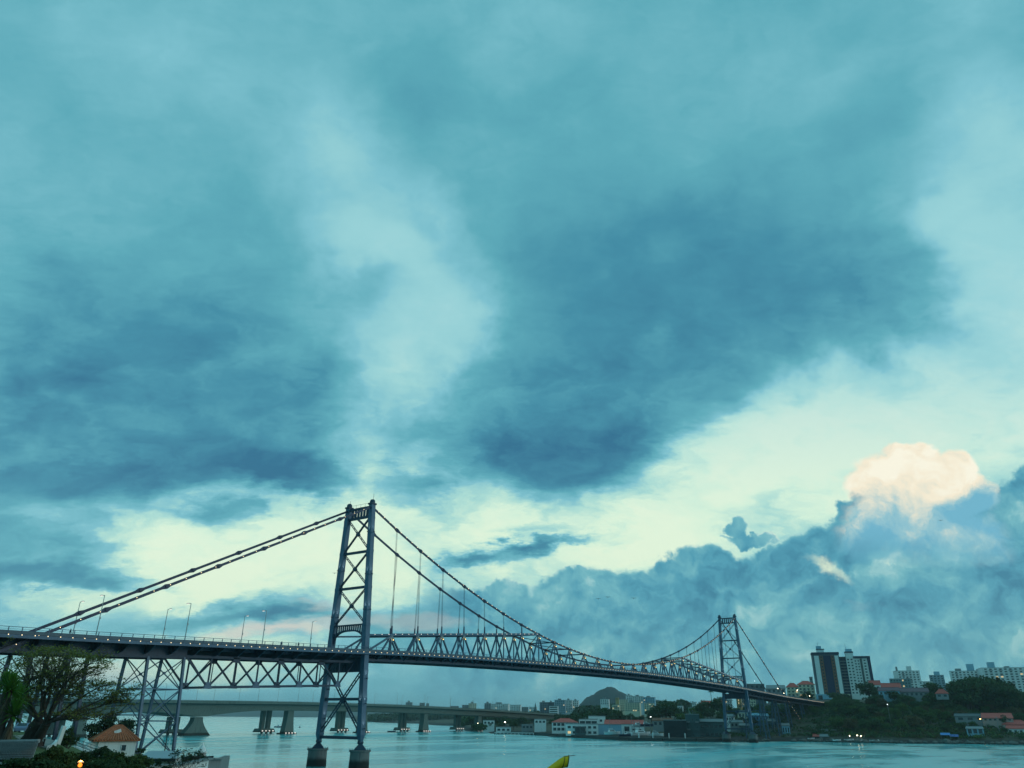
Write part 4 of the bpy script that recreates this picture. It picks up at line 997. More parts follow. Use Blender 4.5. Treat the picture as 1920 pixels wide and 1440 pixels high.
# parked car glimpsed behind the trunk
def car(u, v, d, rz, label, m):
    b = D(u, v, d); b.z = GZ(b.x, b.y); t = empty('parked_car', b, None, label, 'car'); c, s = cos(rz), sin(rz)
    X = lambda x, y, z: Vector((b.x+x*c-y*s, b.y+x*s+y*c, b.z+z))
    side = [(-2.1, .35), (-2.1, .75), (-1.95, .95), (-1.5, 1.0), (-.9, 1.42), (.45, 1.45), (1.15, 1.0), (1.95, .88), (2.15, .6), (2.1, .35)]
    MB().prism([X(x, -.82, z) for x, z in side], (0, 0, 0), tuple(X(0, 1.64, 0)-X(0, 0, 0))).build('body', m, t)
    for sy in (-.84, .84):
        MB().prism([X(x, sy, z) for x, z in ((-1.35, 1.02), (-.85, 1.36), (.40, 1.38), (1.0, 1.02))], (0, 0, 0), tuple((X(0, .01 if sy > 0 else -.01, 0)-X(0, 0, 0)))).build('window', GLASS, t)
        for x in (-1.3, 1.35):
            w = MB().tube(X(x, sy*.82, .33), X(x, sy*1.0, .33), .33, n=14).build('wheel', DARKW, t); MB().tube(X(x, sy*1.0, .33), X(x, sy*1.02, .33), .19, n=10).build('rim', METAL, w)
    for xa, za, xb, zb, nm in ((1.17, 1.02, .47, 1.43, 'windscreen'), (-1.48, 1.02, -.92, 1.40, 'rear_window')):
        o = .02 if xa > 0 else -.02; MB().add([X(xa+o, -.7, za), X(xa+o, .7, za), X(xb+o, .62, zb), X(xb+o, -.62, zb), X(xa, -.7, za-.02), X(xa, .7, za-.02), X(xb, .62, zb-.02), X(xb, -.62, zb-.02)], [(0, 1, 2, 3), (7, 6, 5, 4), (0, 4, 5, 1), (1, 5, 6, 2), (2, 6, 7, 3), (3, 7, 4, 0)]).build(nm, GLASS, t)
    for sy in (-.55, .55): MB().box(X(2.1, sy, .6), .12, .3, .16, rz).build('headlight', WHITE, t)
car(44, 1366, 118, .9, 'blue grey car parked behind the big tree trunk', mat('car_blue', (.16, .22, .34), .3, .2, var=.08))

# grey tiled roof of the building below the camera
def near_roof():
    d = 40.; t = empty('tiled_pavilion', D(25, 1440, d)-Vector((0, 0, 2)), None, 'low building whose grey corrugated tile roof lies below the big tree', 'building')
    a, b = D(-70, 1428, 36), D(58, 1430, 36); c, e = D(72, 1392, 47), D(-70, 1394, 47)
    th = Vector((0, 0, -.12)); RT_ = mat('grey_tile', (.27, .30, .31), .85, var=.5, scale=2.5, bump=.4, bscale=9., coords='World')
    r = MB().add([a, b, c, e, a+th, b+th, c+th, e+th], [(0, 1, 2, 3), (7, 6, 5, 4), (0, 4, 5, 1), (1, 5, 6, 2), (2, 6, 7, 3), (3, 7, 4, 0)]).build('roof', RT_, t)
    n = 13
    for i in range(n):                                   # overlapping courses, each made of separate pans
        f0, f1 = i/n, (i+1.12)/n; l0, r0 = a.lerp(e, f0), b.lerp(c, f0); l1, r1 = a.lerp(e, min(1, f1)), b.lerp(c, min(1, f1)); mb = MB(); m_ = 44
        for j in range(m_):
            p, q = l0.lerp(r0, (j+.02)/m_), l0.lerp(r0, (j+.98)/m_); p1, q1 = l1.lerp(r1, (j+.02)/m_), l1.lerp(r1, (j+.98)/m_); md, m1 = (p+q)/2+Vector((0, 0, .19)), (p1+q1)/2+Vector((0, 0, .06)); u1, u2 = Vector((0, 0, .13)), Vector((0, 0, .01))
            mb.add([p+u1, md, q+u1, p1+u2, m1, q1+u2], [(0, 1, 4, 3), (1, 2, 5, 4), (0, 3, 5, 2), (0, 2, 1)])
        mb.build('tile_course', RT_, r)
    bar('ridge_tile', e+Vector((0, 0, .08)), c+Vector((0, 0, .08)), .3, .2, RT_, r)
    MB().prism([D(-60, 1436, 37.5)+Vector((0, 0, -3)), D(50, 1436, 37.5)+Vector((0, 0, -3)), D(64, 1405, 46)+Vector((0, 0, -3.6)), D(-60, 1405, 46)+Vector((0, 0, -3.6))], (0, 0, 0), (0, 0, 2.6)).build('wall', GREYW, t)
near_roof()

# orange lamp among the bushes
q = D(150, 1435, 38); t = empty('garden_lamp', q-Vector((0, 0, 2.2)), None, 'glowing orange lamp on a short post among the bushes', 'lamp')
MB().tube(q-Vector((0, 0, 2.4)), q-Vector((0, 0, .12)), .05, .04, n=8).build('post', METAL, t)
MB().lathe(q+Vector((0, 0, .16)), [(.15, -.03), (.13, .01), (.03, .06)], 12).build('hood', METAL, t)
MB().lathe(q-Vector((0, 0, .14)), [(.04, .06), (.09, .10), (.10, .17), (.05, .26)], 12).build('globe', glow('sodium_globe', (1., .22, .02), 2.4), t)
ld = bpy.data.lights.new('lamp_light', 'POINT'); ld.energy = 130; ld.color = (1., .40, .06); ld.shadow_soft_size = .15; lo = bpy.data.objects.new('lamp_light', ld); COL.objects.link(lo); lo.parent = t; lo.location = (0, 0, 2.5)

# fort terrace by the water: rampart, shed, sentry box, bare shrub
def fort():
    t = empty('rampart', D(350, 1446, 122), None, 'old whitewashed rampart wall ending at the waterline below the trestle', 'wall')
    pts = [D(258, 1440, 112), D(330, 1436, 116), D(392, 1424, 124), D(412, 1424, 128)]
    for a, b in zip(pts, pts[1:]):
        m_ = WHITE if a is not pts[2] else GREYW; MB().prism([a, b, Vector((b.x, b.y, -1)), Vector((a.x, a.y, -1))], (0, 0, 0), tuple(FH*1.2)).build('wall_section', m_, t)
        bar('coping', a+Vector((0, 0, .12))+FH*.6, b+Vector((0, 0, .12))+FH*.6, 1.5, .25, GREYW, t)
    a, b = pts[-1], pts[-1]+FH*14-RH*3; MB().prism([a, b, Vector((b.x, b.y, -1)), Vector((a.x, a.y, -1))], (0, 0, 0), tuple(-RH*1.0)).build('wall_section', GREYW, t)
    d = 131.; b = D(376, 1426, d); s = empty('sentry_box', b, None, 'small white sentry box with pointed dome on the rampart', 'sentry box'); k = d/FPX
    b.z -= .6
    MB().lathe(b, [(.75, 0), (.75, 1.75), (.95, 1.8), (.95, 1.95), (.7, 2.0)], 12).build('body', WHITE, s); MB().lathe(b+Vector((0, 0, 2.0)), [(.72, 0), (.6, .45), (.3, .85), (.1, 1.05), (.1, 1.3), (.02, 1.45)], 12).build('dome', WHITE, s)
    MB().box(b+RH*-.1-FH*.72+Vector((0, 0, .8)), .3, .12, .7, YAW).build('slit', DARKW, s)
    d = 128.; t2 = empty('long_shed', D(292, 1432, d), None, 'long low shed with pale blue roof and dark eave behind the bare shrub', 'shed')
    a, b = D(262, 1423, d), D(326, 1423, d); up = D(292, 1411, d).z-a.z
    MB().prism([a, b, b+Vector((0, 0, -2.4)), a+Vector((0, 0, -2.4))], tuple(FH*.5), tuple(FH*5)).build('wall', WHITE, t2)
    MB().prism([a-RH*.3, b+RH*.3, b+RH*.1+FH*3+Vector((0, 0, up)), a+FH*3+Vector((0, 0, up))], (0, 0, 0), (0, 0, .12)).build('roof', mat('pale_roof', (.36, .42, .46), .7, var=.15), t2)
    bar('eave', a-RH*.3+Vector((0, 0, -.18)), b+RH*.3+Vector((0, 0, -.18)), .3, .42, DARKW, t2)
    for i in range(4): q = a.lerp(b, (i+.3)/3.8); bar('post', q, q+Vector((0, 0, -2.4)), .18, .18, DARKW, t2)
    for i, u in enumerate((352, 364, 388, 372)):                 # cannons on the terrace
        q = D(u, 1421, 127+i); c = empty('cannon', q, None, 'dark iron cannon on the fort terrace pointing over the rampart', 'cannon', 'cannons on the fort terrace')
        MB().tube(q-RH*.9+Vector((0, 0, -.05)), q+RH*1.1+Vector((0, 0, .2)), .24, .15, 10).build('barrel', DARKW, c); MB().box(q-RH*.3+Vector((0, 0, -.75)), 1.1, .7, .6, YAW-pi/2).build('carriage', BARK, c)
        for s_ in (-1, 1): MB().tube(q+FH*(.4*s_)+Vector((0, 0, -.6)), q+FH*(.52*s_)+Vector((0, 0, -.6)), .28, n=10).build('wheel', DARKW, c)
fort()
def bare_shrub():
    rnd = random.Random(21); d = 96.; b = D(345, 1452, d); t = empty('bare_shrub', b, None, 'leafless branching shrub in front of the rampart', 'shrub'); st, lf = MB(), MB()
    b.z -= .4
    def grow(p, dv, L_, r, lev):
        e = p+dv*L_; st.tube(p, e, r, r*.7, 5, caps=False)
        if lev == 0:
            for _ in range(2):
                c = e+Vector((rnd.gauss(0, .1), rnd.gauss(0, .1), rnd.gauss(0, .1))); s = .10; lf.add([c+RH*s, c+FH*s*.6, c-RH*s, c+Vector((0, 0, s))], [(0, 1, 2, 3)])
            return
        for _ in range(3 if lev > 2 else 2):
            d2 = (dv+Vector((rnd.gauss(0, .5), rnd.gauss(0, .5), rnd.gauss(.12, .3)))+RH*.12).normalized(); grow(e, d2, L_*rnd.uniform(.65, .9), r*.65, lev-1)
    for i in range(7):
        a = rnd.uniform(-1.1, 1.1); grow(b+RH*rnd.uniform(-1.2, 1.2), (RH*a+Vector((0, 0, 1))+FH*rnd.gauss(0, .3)).normalized(), 1.05, .045, 4)
    st.build('branches', BARK, t); lf.build('leaves', LF_DARK, t)
bare_shrub()
# thin utility pole with a crossbar by the trestle foot
q = D(308, 1412, 150); zt = D(316, 1350, 150).z; t = empty('utility_pole', q, None, 'thin dark pole with a short crossbar beside the trestle', 'pole')
MB().tube(q-Vector((0, 0, 1)), Vector((q.x, q.y, zt)), .12, .09, n=7).build('pole', DARKW, t); bar('crossbar', Vector((q.x, q.y, zt-.3))-RH*.8, Vector((q.x, q.y, zt-.3))+RH*.8, .1, .12, DARKW, t)

# yellow windsock near the water's edge
def windsock():
    d = 30.; m = D(1064, 1428, d); t = empty('windsock', m-Vector((0, 0, 4.5)), None, 'yellow fabric windsock drooping from a thin rod above the water', 'windsock')
    YL = mat('yellow_fabric', (.80, .47, .01), .8, var=.2, scale=3.); rings = []; n = 16
    path = [(1064.5, 1427.5, 10.2, 12), (1056, 1429, 10.6, 16), (1047, 1433, 11.2, 24), (1036, 1440, 12., 34), (1024, 1448, 11.6, 38), (1012, 1458, 10.6, 40), (1002, 1468, 9., 42)]
    mb = MB(); k = d/FPX; R_ = []
    for u, v, r, ang in path:
        c = D(u, v, d); a = radians(90+ang); ud = (RT*cos(a)*-1+UP*sin(a)).normalized(); R_.append([c+(ud*cos(2*pi*i/n)+FW*sin(2*pi*i/n)*.9)*r*k for i in range(n)])
    for i, (A_, B_) in enumerate(zip(R_, R_[1:])): mb.add(A_+B_, [(j, (j+1) % n, n+(j+1) % n, n+j) for j in range(n)], True)
    sock = mb.build('sock', YL, t)
    sm = MB()
    for ring, w in ((R_[0], .02), (R_[1], .016)):
        for j in range(n): sm.tube(ring[j], ring[(j+1) % n], w, n=5, caps=False)
    sm.build('hoop', mat('dark_seam', (.04, .05, .015), .7), sock)
    a = D(1060, 1418.5, d); bar('rod', a, D(1079, 1416, d), .02, .02, DARKW, t)
    p = D(1066, 1420, d)+FW*.15; MB().tube(D(1068, 1417, d)+FW*.2, D(1068, 1560, d)+FW*.2, .0, .0, 4)
    MB().tube(D(1001, 1470, d), D(1001, 1470, d)-Vector((0, 0, 4.5)), .04, n=8).build('mast', METAL, t)
windsock()
# ------------------------------------------------------------------ continent shore, hillside and town
def frame(u, d, yaw=0., v=1346):
    c = D(u, v, d); c.z = 0; f = Vector((c.x-CAM.x, c.y-CAM.y, 0)).normalized(); f = Matrix.Rotation(yaw, 3, 'Z') @ f; return c, Vector((f.y, -f.x, 0)), f
PAINT = {}
def paint(name, c, **kw):
    if name not in PAINT: PAINT[name] = mat('wall_'+name, c, .85, var=.12, scale=.15, streak=.25, coords='World', **kw)
    return PAINT[name]
CREAM = paint('cream', (.62, .60, .46)); WH = paint('white', (.74, .76, .75)); BLU = paint('pale_blue', (.24, .45, .58)); GRY = paint('grey', (.24, .26, .27)); TEALW = paint('teal_grey', (.06, .115, .125)); DKS = paint('dark_shed', (.022, .035, .042)); PINKW = paint('pink', (.42, .30, .27)); BRN = paint('brick_brown', (.20, .085, .05)); NAVY = paint('navy', (.018, .028, .075)); OCH = paint('ochre', (.42, .30, .13)); GRN = paint('mint', (.30, .42, .33))
WINLIT = glow('lit_window', (1., .80, .42), .7)
def win_mb(): return MB().add([(-.5, 0, 0), (.5, 0, 0), (.5, 0, 1), (-.5, 0, 1), (-.5, -1, 0), (.5, -1, 0), (.5, -1, 1), (-.5, -1, 1)], [(4, 5, 6, 7), (0, 4, 7, 3), (1, 2, 6, 5), (3, 7, 6, 2), (0, 1, 5, 4)])
def window(parent, c, ax, w, h, m=GLASS, proud=.07, nm='window'):
    return inst(nm, 'win', win_mb, m, c, parent, atan2(ax.y, ax.x), (w, proud, h))
def grid(parent, O, ax, out, w, z0, z1, cols, rows, ww, wh, rnd, lit=.06, m=GLASS, skip=0.):
    fh = (z1-z0)/rows
    for r in range(rows):
        for c in range(cols):
            if rnd.random() < skip: continue
            q = O+ax*(w*((c+.5)/cols-.5)); q.z = z0+fh*(r+.30)
            window(parent, q+out*.02, ax, w/cols*ww, fh*wh, WINLIT if rnd.random() < lit*.35 else m)
def house(u0, u1, vt, vb, d, label, wall, name='house', cat='house', roof='flat', rmat=None, floors=2, cols=3, yaw=0., dep=None, vr=None, lit=.05, ww=.5, wh=.5, base=None, skip=0., seed=0, extra=None, parapet=True, sill=True):
    "building fixed by its photo columns at the base, eave row vt and, for pitched roofs, ridge row vr"
    rnd = random.Random(int(u0*7+vt)+seed); c, ax, f = frame((u0+u1)/2, d, yaw, vb); w = (D(u1, vb, d)-D(u0, vb, d)).length/max(.6, cos(yaw))
    zb = base if base is not None else TZ((u0+u1)/2, d)-.6; zt = ZV(c, vt); zt = max(zt, zb+2.5); dep = dep or max(6., w*.7)
    t = empty(name, (c.x, c.y, zb), None, label, cat)
    C0 = Vector((c.x, c.y, 0)); P_ = lambda a, b, z: C0+ax*a+f*b+Vector((0, 0, z))
    MB().prism([P_(-w/2, 0, zb), P_(w/2, 0, zb), P_(w/2, dep, zb), P_(-w/2, dep, zb)], (0, 0, 0), (0, 0, zt-zb)).build('wall', wall, t)
    vis = ZV(c, vb); z0 = max(zb+.4, vis-.2)
    if cols: grid(t, P_(0, 0, 0), ax, -f, w*.94, z0, zt-.3, cols, floors, ww, wh, rnd, lit, skip=skip)
    if cols and abs(yaw) > .1:
        s = 1 if yaw > 0 else -1
        O = P_(s*w/2, dep/2, 0); grid(t, O, f*s, ax*s, dep*.9, z0, zt-.3, max(1, int(cols*dep/w)), floors, ww, wh, rnd, lit, skip=skip)
    if floors >= 3 and cols > 1:
        for r in range(1, floors):
            z = z0+(zt-.3-z0)*r/floors; bar('floor_band', P_(-w/2, -.12, z), P_(w/2, -.12, z), .25, .28, wall, t)
        for c_ in range(cols):
            if rnd.random() < .35:
                xa = -w*.47+w*.94*(c_+.1)/cols; xb = -w*.47+w*.94*(c_+.9)/cols
                for r in range(floors): z = z0+(zt-.3-z0)*r/floors; MB().prism([P_(xa, -1.2, z), P_(xb, -1.2, z), P_(xb, 0, z), P_(xa, 0, z)], (0, 0, 0), (0, 0, .9)).build('balcony', wall if rnd.random() < .8 else GRY, t)
        q = P_(w*rnd.uniform(-.35, .35), dep*.4, zt); bar('antenna', q, q+Vector((0, 0, rnd.uniform(3, 6))), .18, .18, GRY, t)
    e = .5
    if roof == 'flat':
        if parapet: MB().prism([P_(-w/2-.15, -.15, zt), P_(w/2+.15, -.15, zt), P_(w/2+.15, dep+.15, zt), P_(-w/2-.15, dep+.15, zt)], (0, 0, 0), (0, 0, .5)).build('roof', rmat or GRY, t)
    else:
        zr = ZV(c+f*(dep/2), vr if vr else vt-6); zr = max(zr, zt+.8); hip = dep*.45 if roof == 'hip' else -.0
        q = [P_(-w/2-e, -e, zt), P_(w/2+e, -e, zt), P_(w/2+e, dep+e, zt), P_(-w/2-e, dep+e, zt), P_(-w/2+hip, dep/2, zr), P_(w/2-hip, dep/2, zr)]; dn = Vector((0, 0, -.25))
        r = MB().add(q+[x+dn for x in q[:4]], [(0, 1, 5, 4), (1, 2, 5), (2, 3, 4, 5), (3, 0, 4), (0, 6, 7, 1), (1, 7, 8, 2), (2, 8, 9, 3), (3, 9, 6, 0), (9, 8, 7, 6)]).build('roof', rmat or TILER, t)
        bar('ridge', q[4]+Vector((0, 0, .05)), q[5]+Vector((0, 0, .05)), .4, .3, rmat or TILER, r)
    if extra:
        for (a0, a1, v0, v1, m_, nm) in extra:                # blocks standing on the roof: across-fraction range, rows
            za, zb_ = ZV(c, v1), ZV(c, v0); xa, xb = -w/2+w*a0, -w/2+w*a1
            MB().prism([P_(xa, 1.2, za), P_(xb, 1.2, za), P_(xb, min(dep-.5, 1.2+abs(xb-xa)), za), P_(xa, min(dep-.5, 1.2+abs(xb-xa)), za)], (0, 0, 0), (0, 0, zb_-za)).build(nm, m_, t)
    return t

# twin tower block
def high_rise():
    d = 760.; c, ax, f = frame(1588, d, .10, 1304); base = TZ(1588, d)-1; sc = (D(1640, 1304, d)-D(1537, 1304, d)).length/103
    X = lambda u: (u-1588)*sc; zv = lambda v: ZV(c, v)
    t = empty('high_rise', (c.x, c.y, base), None, 'tall twin apartment tower striped white, brown and navy above the bridge end', 'apartment tower')
    C0 = Vector((c.x, c.y, 0)); P_ = lambda a, b, z: C0+ax*a+f*b+Vector((0, 0, z)); rnd = random.Random(5)
    def blk(nm, u0, u1, b0, b1, v0, v1, m, z0=None):
        za = base if z0 is None else zv(z0); a, b = X(u0), X(u1)
        return MB().prism([P_(a, b0, za), P_(b, b0, za), P_(b, b1, za), P_(a, b1, za)], (0, 0, 0), (0, 0, zv(v0)-za)).build(nm, m, t)
    zt_, zb_ = zv(1229), zv(1302)
    A = blk('tower_body', 1537, 1585, 0, 16, 1226, 0, paint('tower_grey', (.10, .12, .15)))
    for u0, u1, m, nm, pr in ((1540, 1548.5, WH, 'white_panel', .5), (1549.5, 1556, BRN, 'brown_bay', .8), (1556.5, 1569.5, NAVY, 'navy_panel', .35), (1570, 1576, BRN, 'brown_bay', .8), (1576.8, 1583.5, WH, 'white_panel', .5)):
        a, b = X(u0), X(u1); o = MB().prism([P_(a, -pr, zb_), P_(b, -pr, zb_), P_(b, .05, zb_), P_(a, .05, zb_)], (0, 0, 0), (0, 0, zt_-zb_)).build(nm, m, t)
        if nm == 'brown_bay': grid(o, P_((a+b)/2, -pr, 0), ax, -f, (b-a)*.9, zb_, zt_, 1, 12, .45, .42, rnd, .02)
    blk('parapet', 1536.4, 1585.6, -.9, 16.4, 1222.5, 0, paint('tower_cap', (.035, .05, .085)), 1226.2)
    blk('lift_house', 1547, 1560, 3, 10, 1217, 0, WH, 1222); blk('roof_band', 1546.6, 1561, 2.6, 10.4, 1215.5, 0, MATS['wall_tower_cap'], 1217.2); blk('water_tank', 1547, 1556, 4, 9, 1210, 0, BLU, 1215.5)
    L_ = blk('link_body', 1585, 1598, 3, 14, 1231, 0, paint('link_dark', (.045, .055, .065))); grid(L_, P_(X(1591.5), 3, 0), ax, -f, X(1598)-X(1585), zb_, zv(1234), 2, 12, .55, .55, rnd, .05, NAVY)
    for i in range(12): z = zb_+(zv(1234)-zb_)*i/12; bar('balcony', P_(X(1586), 2.6, z), P_(X(1597), 2.6, z), .8, .5, GRY, L_)
    B = blk('tower_body', 1597, 1639, 1, 15, 1232, 0, paint('tower_grid', (.66, .68, .66))); grid(B, P_(X(1603.5), 1, 0), ax, -f, X(1610)-X(1597.5), zb_, zv(1234), 2, 12, .5, .46, rnd, .03); grid(B, P_(X(1615.5), 1, 0), ax, -f, X(1620.5)-X(1610.5), zb_, zv(1237), 2, 12, .5, .46, rnd, .03)
    MB().prism([P_(X(1621), .6, zb_), P_(X(1624.5), .6, zb_), P_(X(1624.5), 1.05, zb_), P_(X(1621), 1.05, zb_)], (0, 0, 0), (0, 0, zv(1235)-zb_)).build('recess_strip', paint('recess', (.07, .085, .09)), B)
    grid(B, P_(X(1629), 1, 0), ax, -f, X(1633)-X(1625), zb_, zv(1236), 1, 12, .42, .46, rnd, .03)
    MB().prism([P_(X(1634), .5, zb_), P_(X(1639.3), .5, zb_), P_(X(1639.3), 15.2, zb_), P_(X(1634), 15.2, zb_)], (0, 0, 0), (0, 0, zv(1233)-zb_)).build('navy_panel', NAVY, B)
    blk('parapet', 1610, 1639.6, .4, 15.4, 1230.5, 0, MATS['wall_tower_cap'], 1234.5); blk('lift_house', 1597.5, 1611, 1.5, 9, 1224, 0, WH, 1232.2); blk('roof_band', 1597, 1611.5, 1.2, 9.4, 1221.5, 0, MATS['wall_tower_cap'], 1224); blk('water_tank', 1599, 1610, 3, 8, 1216.5, 0, BLU, 1221.5)
    for u_, v0, v1 in ((1551, 1203, 1210), (1600, 1206, 1216.5)): bar('antenna', P_(X(u_), 6, zv(v1)), P_(X(u_), 6, zv(v0)), .25, .25, GRY, t)
    po = blk('podium', 1531, 1558, -16, -1, 1302.5, 0, BLU); window(po, P_(X(1539), -16.02, zv(1313)), ax, 4, 4.2); blk('podium', 1558, 1592, -9, -1, 1301.8, 0, paint('podium_cream', (.45, .46, .38)))
high_rise()

H = house
# hilltop blocks and houses around the tower
H(1478, 1500, 1288, 1312, 640, 'cream four storey block with red hipped roof beside the bridge end', CREAM, 'apartment_block', 'building', 'hip', TILER, 4, 3, vr=1281, lit=.12)
H(1500, 1530, 1283, 1312, 655, 'cream apartment block with taller red roof against the striped tower', CREAM, 'apartment_block', 'building', 'hip', TILER, 5, 4, vr=1277, lit=.12)
H(1523, 1529, 1270, 1310, 672, 'narrow grey stair tower rising beside the striped apartment tower', GRY, 'stair_tower', 'building', cols=1, floors=6)
H(1440, 1474, 1291, 1310, 690, 'low cluster house with grey roof just past the near chain', GRY, 'house', 'house', 'gable', GRY, 2, 4, vr=1285, lit=.15)
H(1398, 1434, 1283, 1300, 720, 'dark flat office block right of the far bridge tower', paint('slate', (.10, .13, .15)), 'office_block', 'building', floors=2, cols=4, lit=.1)
H(1635, 1655, 1284, 1310, 690, 'white house with dull red roof against the right side of the striped tower', WH, roof='gable', rmat=TILER, vr=1276, cols=2)
H(1656, 1690, 1290, 1300, 640, 'white house with bright red gabled roof on the ridge', WH, roof='gable', rmat=TILER, vr=1281, floors=1, cols=4)
H(1650, 1686, 1295, 1304, 600, 'long white house with purplish tile roof and pale blue front', BLU, roof='gable', rmat=paint('plum_tile', (.17, .10, .12)), vr=1289, floors=1, cols=5)
H(1690, 1740, 1297, 1306, 595, 'long terrace house with reddish grey roof behind the slope trees', GRY, roof='gable', rmat=MATS['wall_plum_tile'], vr=1290, floors=1, cols=6)
H(1757, 1778, 1300, 1308, 560, 'small brown house with rusty roof at the edge of the round wood', GRY, roof='hip', rmat=TILER, vr=1292, floors=1, cols=2, base=ZV(P0(1767, 560), 1312))
H(1674, 1710, 1273, 1300, 880, 'broad teal apartment block with trees on its roof terrace', paint('far_teal', (.16, .26, .28)), 'apartment_block', 'building', floors=5, cols=7)
H(1691, 1730, 1258, 1300, 1150, 'pale stepped apartment block with rooftop tank and tall chimney', WH, 'apartment_block', 'building', floors=9, cols=6, yaw=.25, extra=[(.5, .68, 1249, 1259, WH, 'water_tank'), (0., .07, 1250, 1259, GRY, 'chimney')])
H(1728, 1752, 1278, 1302, 1100, 'low white block between the two pale towers on the ridge', WH, 'apartment_block', 'building', floors=5, cols=4)
H(1750, 1775, 1266, 1300, 1250, 'blue grey apartment block with round roof tank left of the wood', paint('far_blue', (.22, .34, .40)), 'apartment_block', 'building', floors=8, cols=4, extra=[(.35, .75, 1259, 1267, BLU, 'water_tank')])
H(1793, 1862, 1258, 1300, 1200, 'wide pale apartment block rising just above the round wood', WH, 'apartment_block', 'building', floors=9, cols=10, extra=[(.44, .62, 1245, 1259, BLU, 'water_tank'), (.15, .3, 1253, 1259, GRY, 'stair_head')])
H(1862, 1940, 1252, 1320, 1150, 'large white apartment block with balconies right of the wood', WH, 'apartment_block', 'building', floors=13, cols=9, yaw=.2, extra=[(.16, .3, 1241, 1253, BLU, 'water_tank'), (.5, .6, 1249, 1253, GRY, 'stair_head')])
# houses low on the right slope
H(1846, 1896, 1346, 1352, 505, 'long house with broad red tile roof above the right shore', PINKW, roof='gable', rmat=TILER, vr=1337, floors=1, cols=6, dep=16)
H(1886, 1932, 1358, 1368, 496, 'stacked pink house with red roof at the right shore', PINKW, roof='hip', rmat=TILER, vr=1350, floors=2, cols=4)
H(1893, 1930, 1366, 1378, 486, 'white fronted house with red lean-to roof close to the water', WH, roof='gable', rmat=TILER, vr=1360, floors=1, cols=4)
H(1816, 1844, 1366, 1378, 488, 'small white and blue boathouse with open front on the right shore', BLU, roof='gable', rmat=GRY, vr=1362, floors=1, cols=3, ww=.7, wh=.7)
H(1795, 1845, 1343, 1352, 515, 'dark low house with grey roof left of the long red roof', GRY, roof='gable', rmat=paint('grey_roof', (.11, .13, .14)), vr=1338, floors=1, cols=3)

# marina waterfront
H(1035, 1084, 1354, 1372, 585, 'waterfront pavilion with hipped red roof and open gallery', WH, 'pavilion', 'pavilion', 'hip', TILER, 2, 6, vr=1347, ww=.75, wh=.6, base=1.)
H(1086, 1121, 1349, 1370, 600, 'white upper block with dark ribbon windows behind the marina office', WH, 'marina_block', 'building', floors=2, cols=3, ww=.9, wh=.5)
H(1104, 1136, 1343, 1370, 616, 'white roof house standing above the marina block', WH, 'marina_block', 'building', floors=2, cols=2, ww=.3, wh=.3)
H(1061, 1122, 1358, 1378, 545, 'white marina office with open garage bays at the quay', WH, 'marina_office', 'building', floors=2, cols=6, ww=.6, wh=.45, base=1.2, lit=.12)
H(1078, 1098, 1363, 1379, 541, 'dark open garage bay of the marina office front', TEALW, 'garage_bay', 'garage', floors=1, cols=2, ww=.85, wh=.75, base=1.3, dep=3.5)
H(1122, 1168, 1359, 1380, 548, 'pale blue boundary wall of the marina yard', BLU, 'yard_wall', 'wall', cols=0, base=1.2, dep=1.)
H(1134, 1208, 1361, 1372, 566, 'long warehouse with rust red roof behind the blue wall', WH, 'warehouse', 'warehouse', 'gable', TILER, 1, 6, vr=1350, ww=.4, wh=.3)
H(1166, 1186, 1357, 1378, 530, 'white gabled shed end joined to the rust red warehouse', WH, 'shed', 'shed', 'gable', TILER, 1, 1, vr=1354, base=1.2)
H(1224, 1262, 1351, 1362, 570, 'low shed with brown roof between boats and dark hangar', GRY, 'shed', 'shed', 'gable', BRN, 1, 4, vr=1346)
H(1246, 1288, 1351, 1382, 498, 'dark boat hangar with blank front on the quay', DKS, 'boat_hangar', 'hangar', cols=0, base=1., dep=26)
H(1288, 1314, 1340, 1383, 500, 'tall teal grey warehouse block beside the dark hangar', TEALW, 'warehouse', 'warehouse', floors=3, cols=3, base=1., ww=.18, wh=.16, dep=30, skip=.4)
H(1314, 1358, 1353, 1384, 505, 'long grey shed with pale roof edge beside the far tower', TEALW, 'shed', 'shed', 'gable', GRY, 2, 5, vr=1348, base=1., ww=.7, wh=.35)
# settlement under the bridge end
for i, (u0, u1, vt, vb, d, nm, wl, rf) in enumerate([
 (1362, 1376, 1343, 1352, 545, 'small white house above the sheds under the bridge', WH, GRY), (1384, 1404, 1336, 1346, 560, 'cream house with three windows under the bridge deck', CREAM, GRY),
 (1405, 1424, 1341, 1352, 552, 'bright blue walled house between the trestles', paint('sky_blue', (.06, .22, .42)), BLU), (1370, 1392, 1354, 1364, 528, 'grey tin roof shack behind the far pier', GRY, GRY),
 (1388, 1412, 1360, 1374, 516, 'open shed with slanting pale roof strips beside the pier', TEALW, GRY), (1425, 1442, 1342, 1353, 560, 'blue hut at the foot of a trestle', BLU, BLU),
 (1440, 1458, 1352, 1366, 545, 'shabby teal house behind the trestle legs', TEALW, GRY), (1468, 1482, 1360, 1378, 522, 'blue rendered boathouse left of the anchorage', BLU, GRY),
 (1361, 1374, 1313, 1330, 660, 'white block with balconies seen through the far tower legs', WH, GRY), (1382, 1390, 1310, 1326, 680, 'yellow lit narrow house behind the far tower', OCH, GRY),
 (1392, 1402, 1308, 1322, 690, 'grey house just right of the far tower leg', GRY, TILER), (1404, 1418, 1309, 1324, 660, 'cream house with lit window under the deck end', CREAM, TILER)]):
    H(u0, u1, vt, vb, d, nm, wl, roof='gable', rmat=rf, vr=vt-4, floors=1+(i > 7)*2, cols=3, lit=.12, yaw=.15*((i % 3)-1))
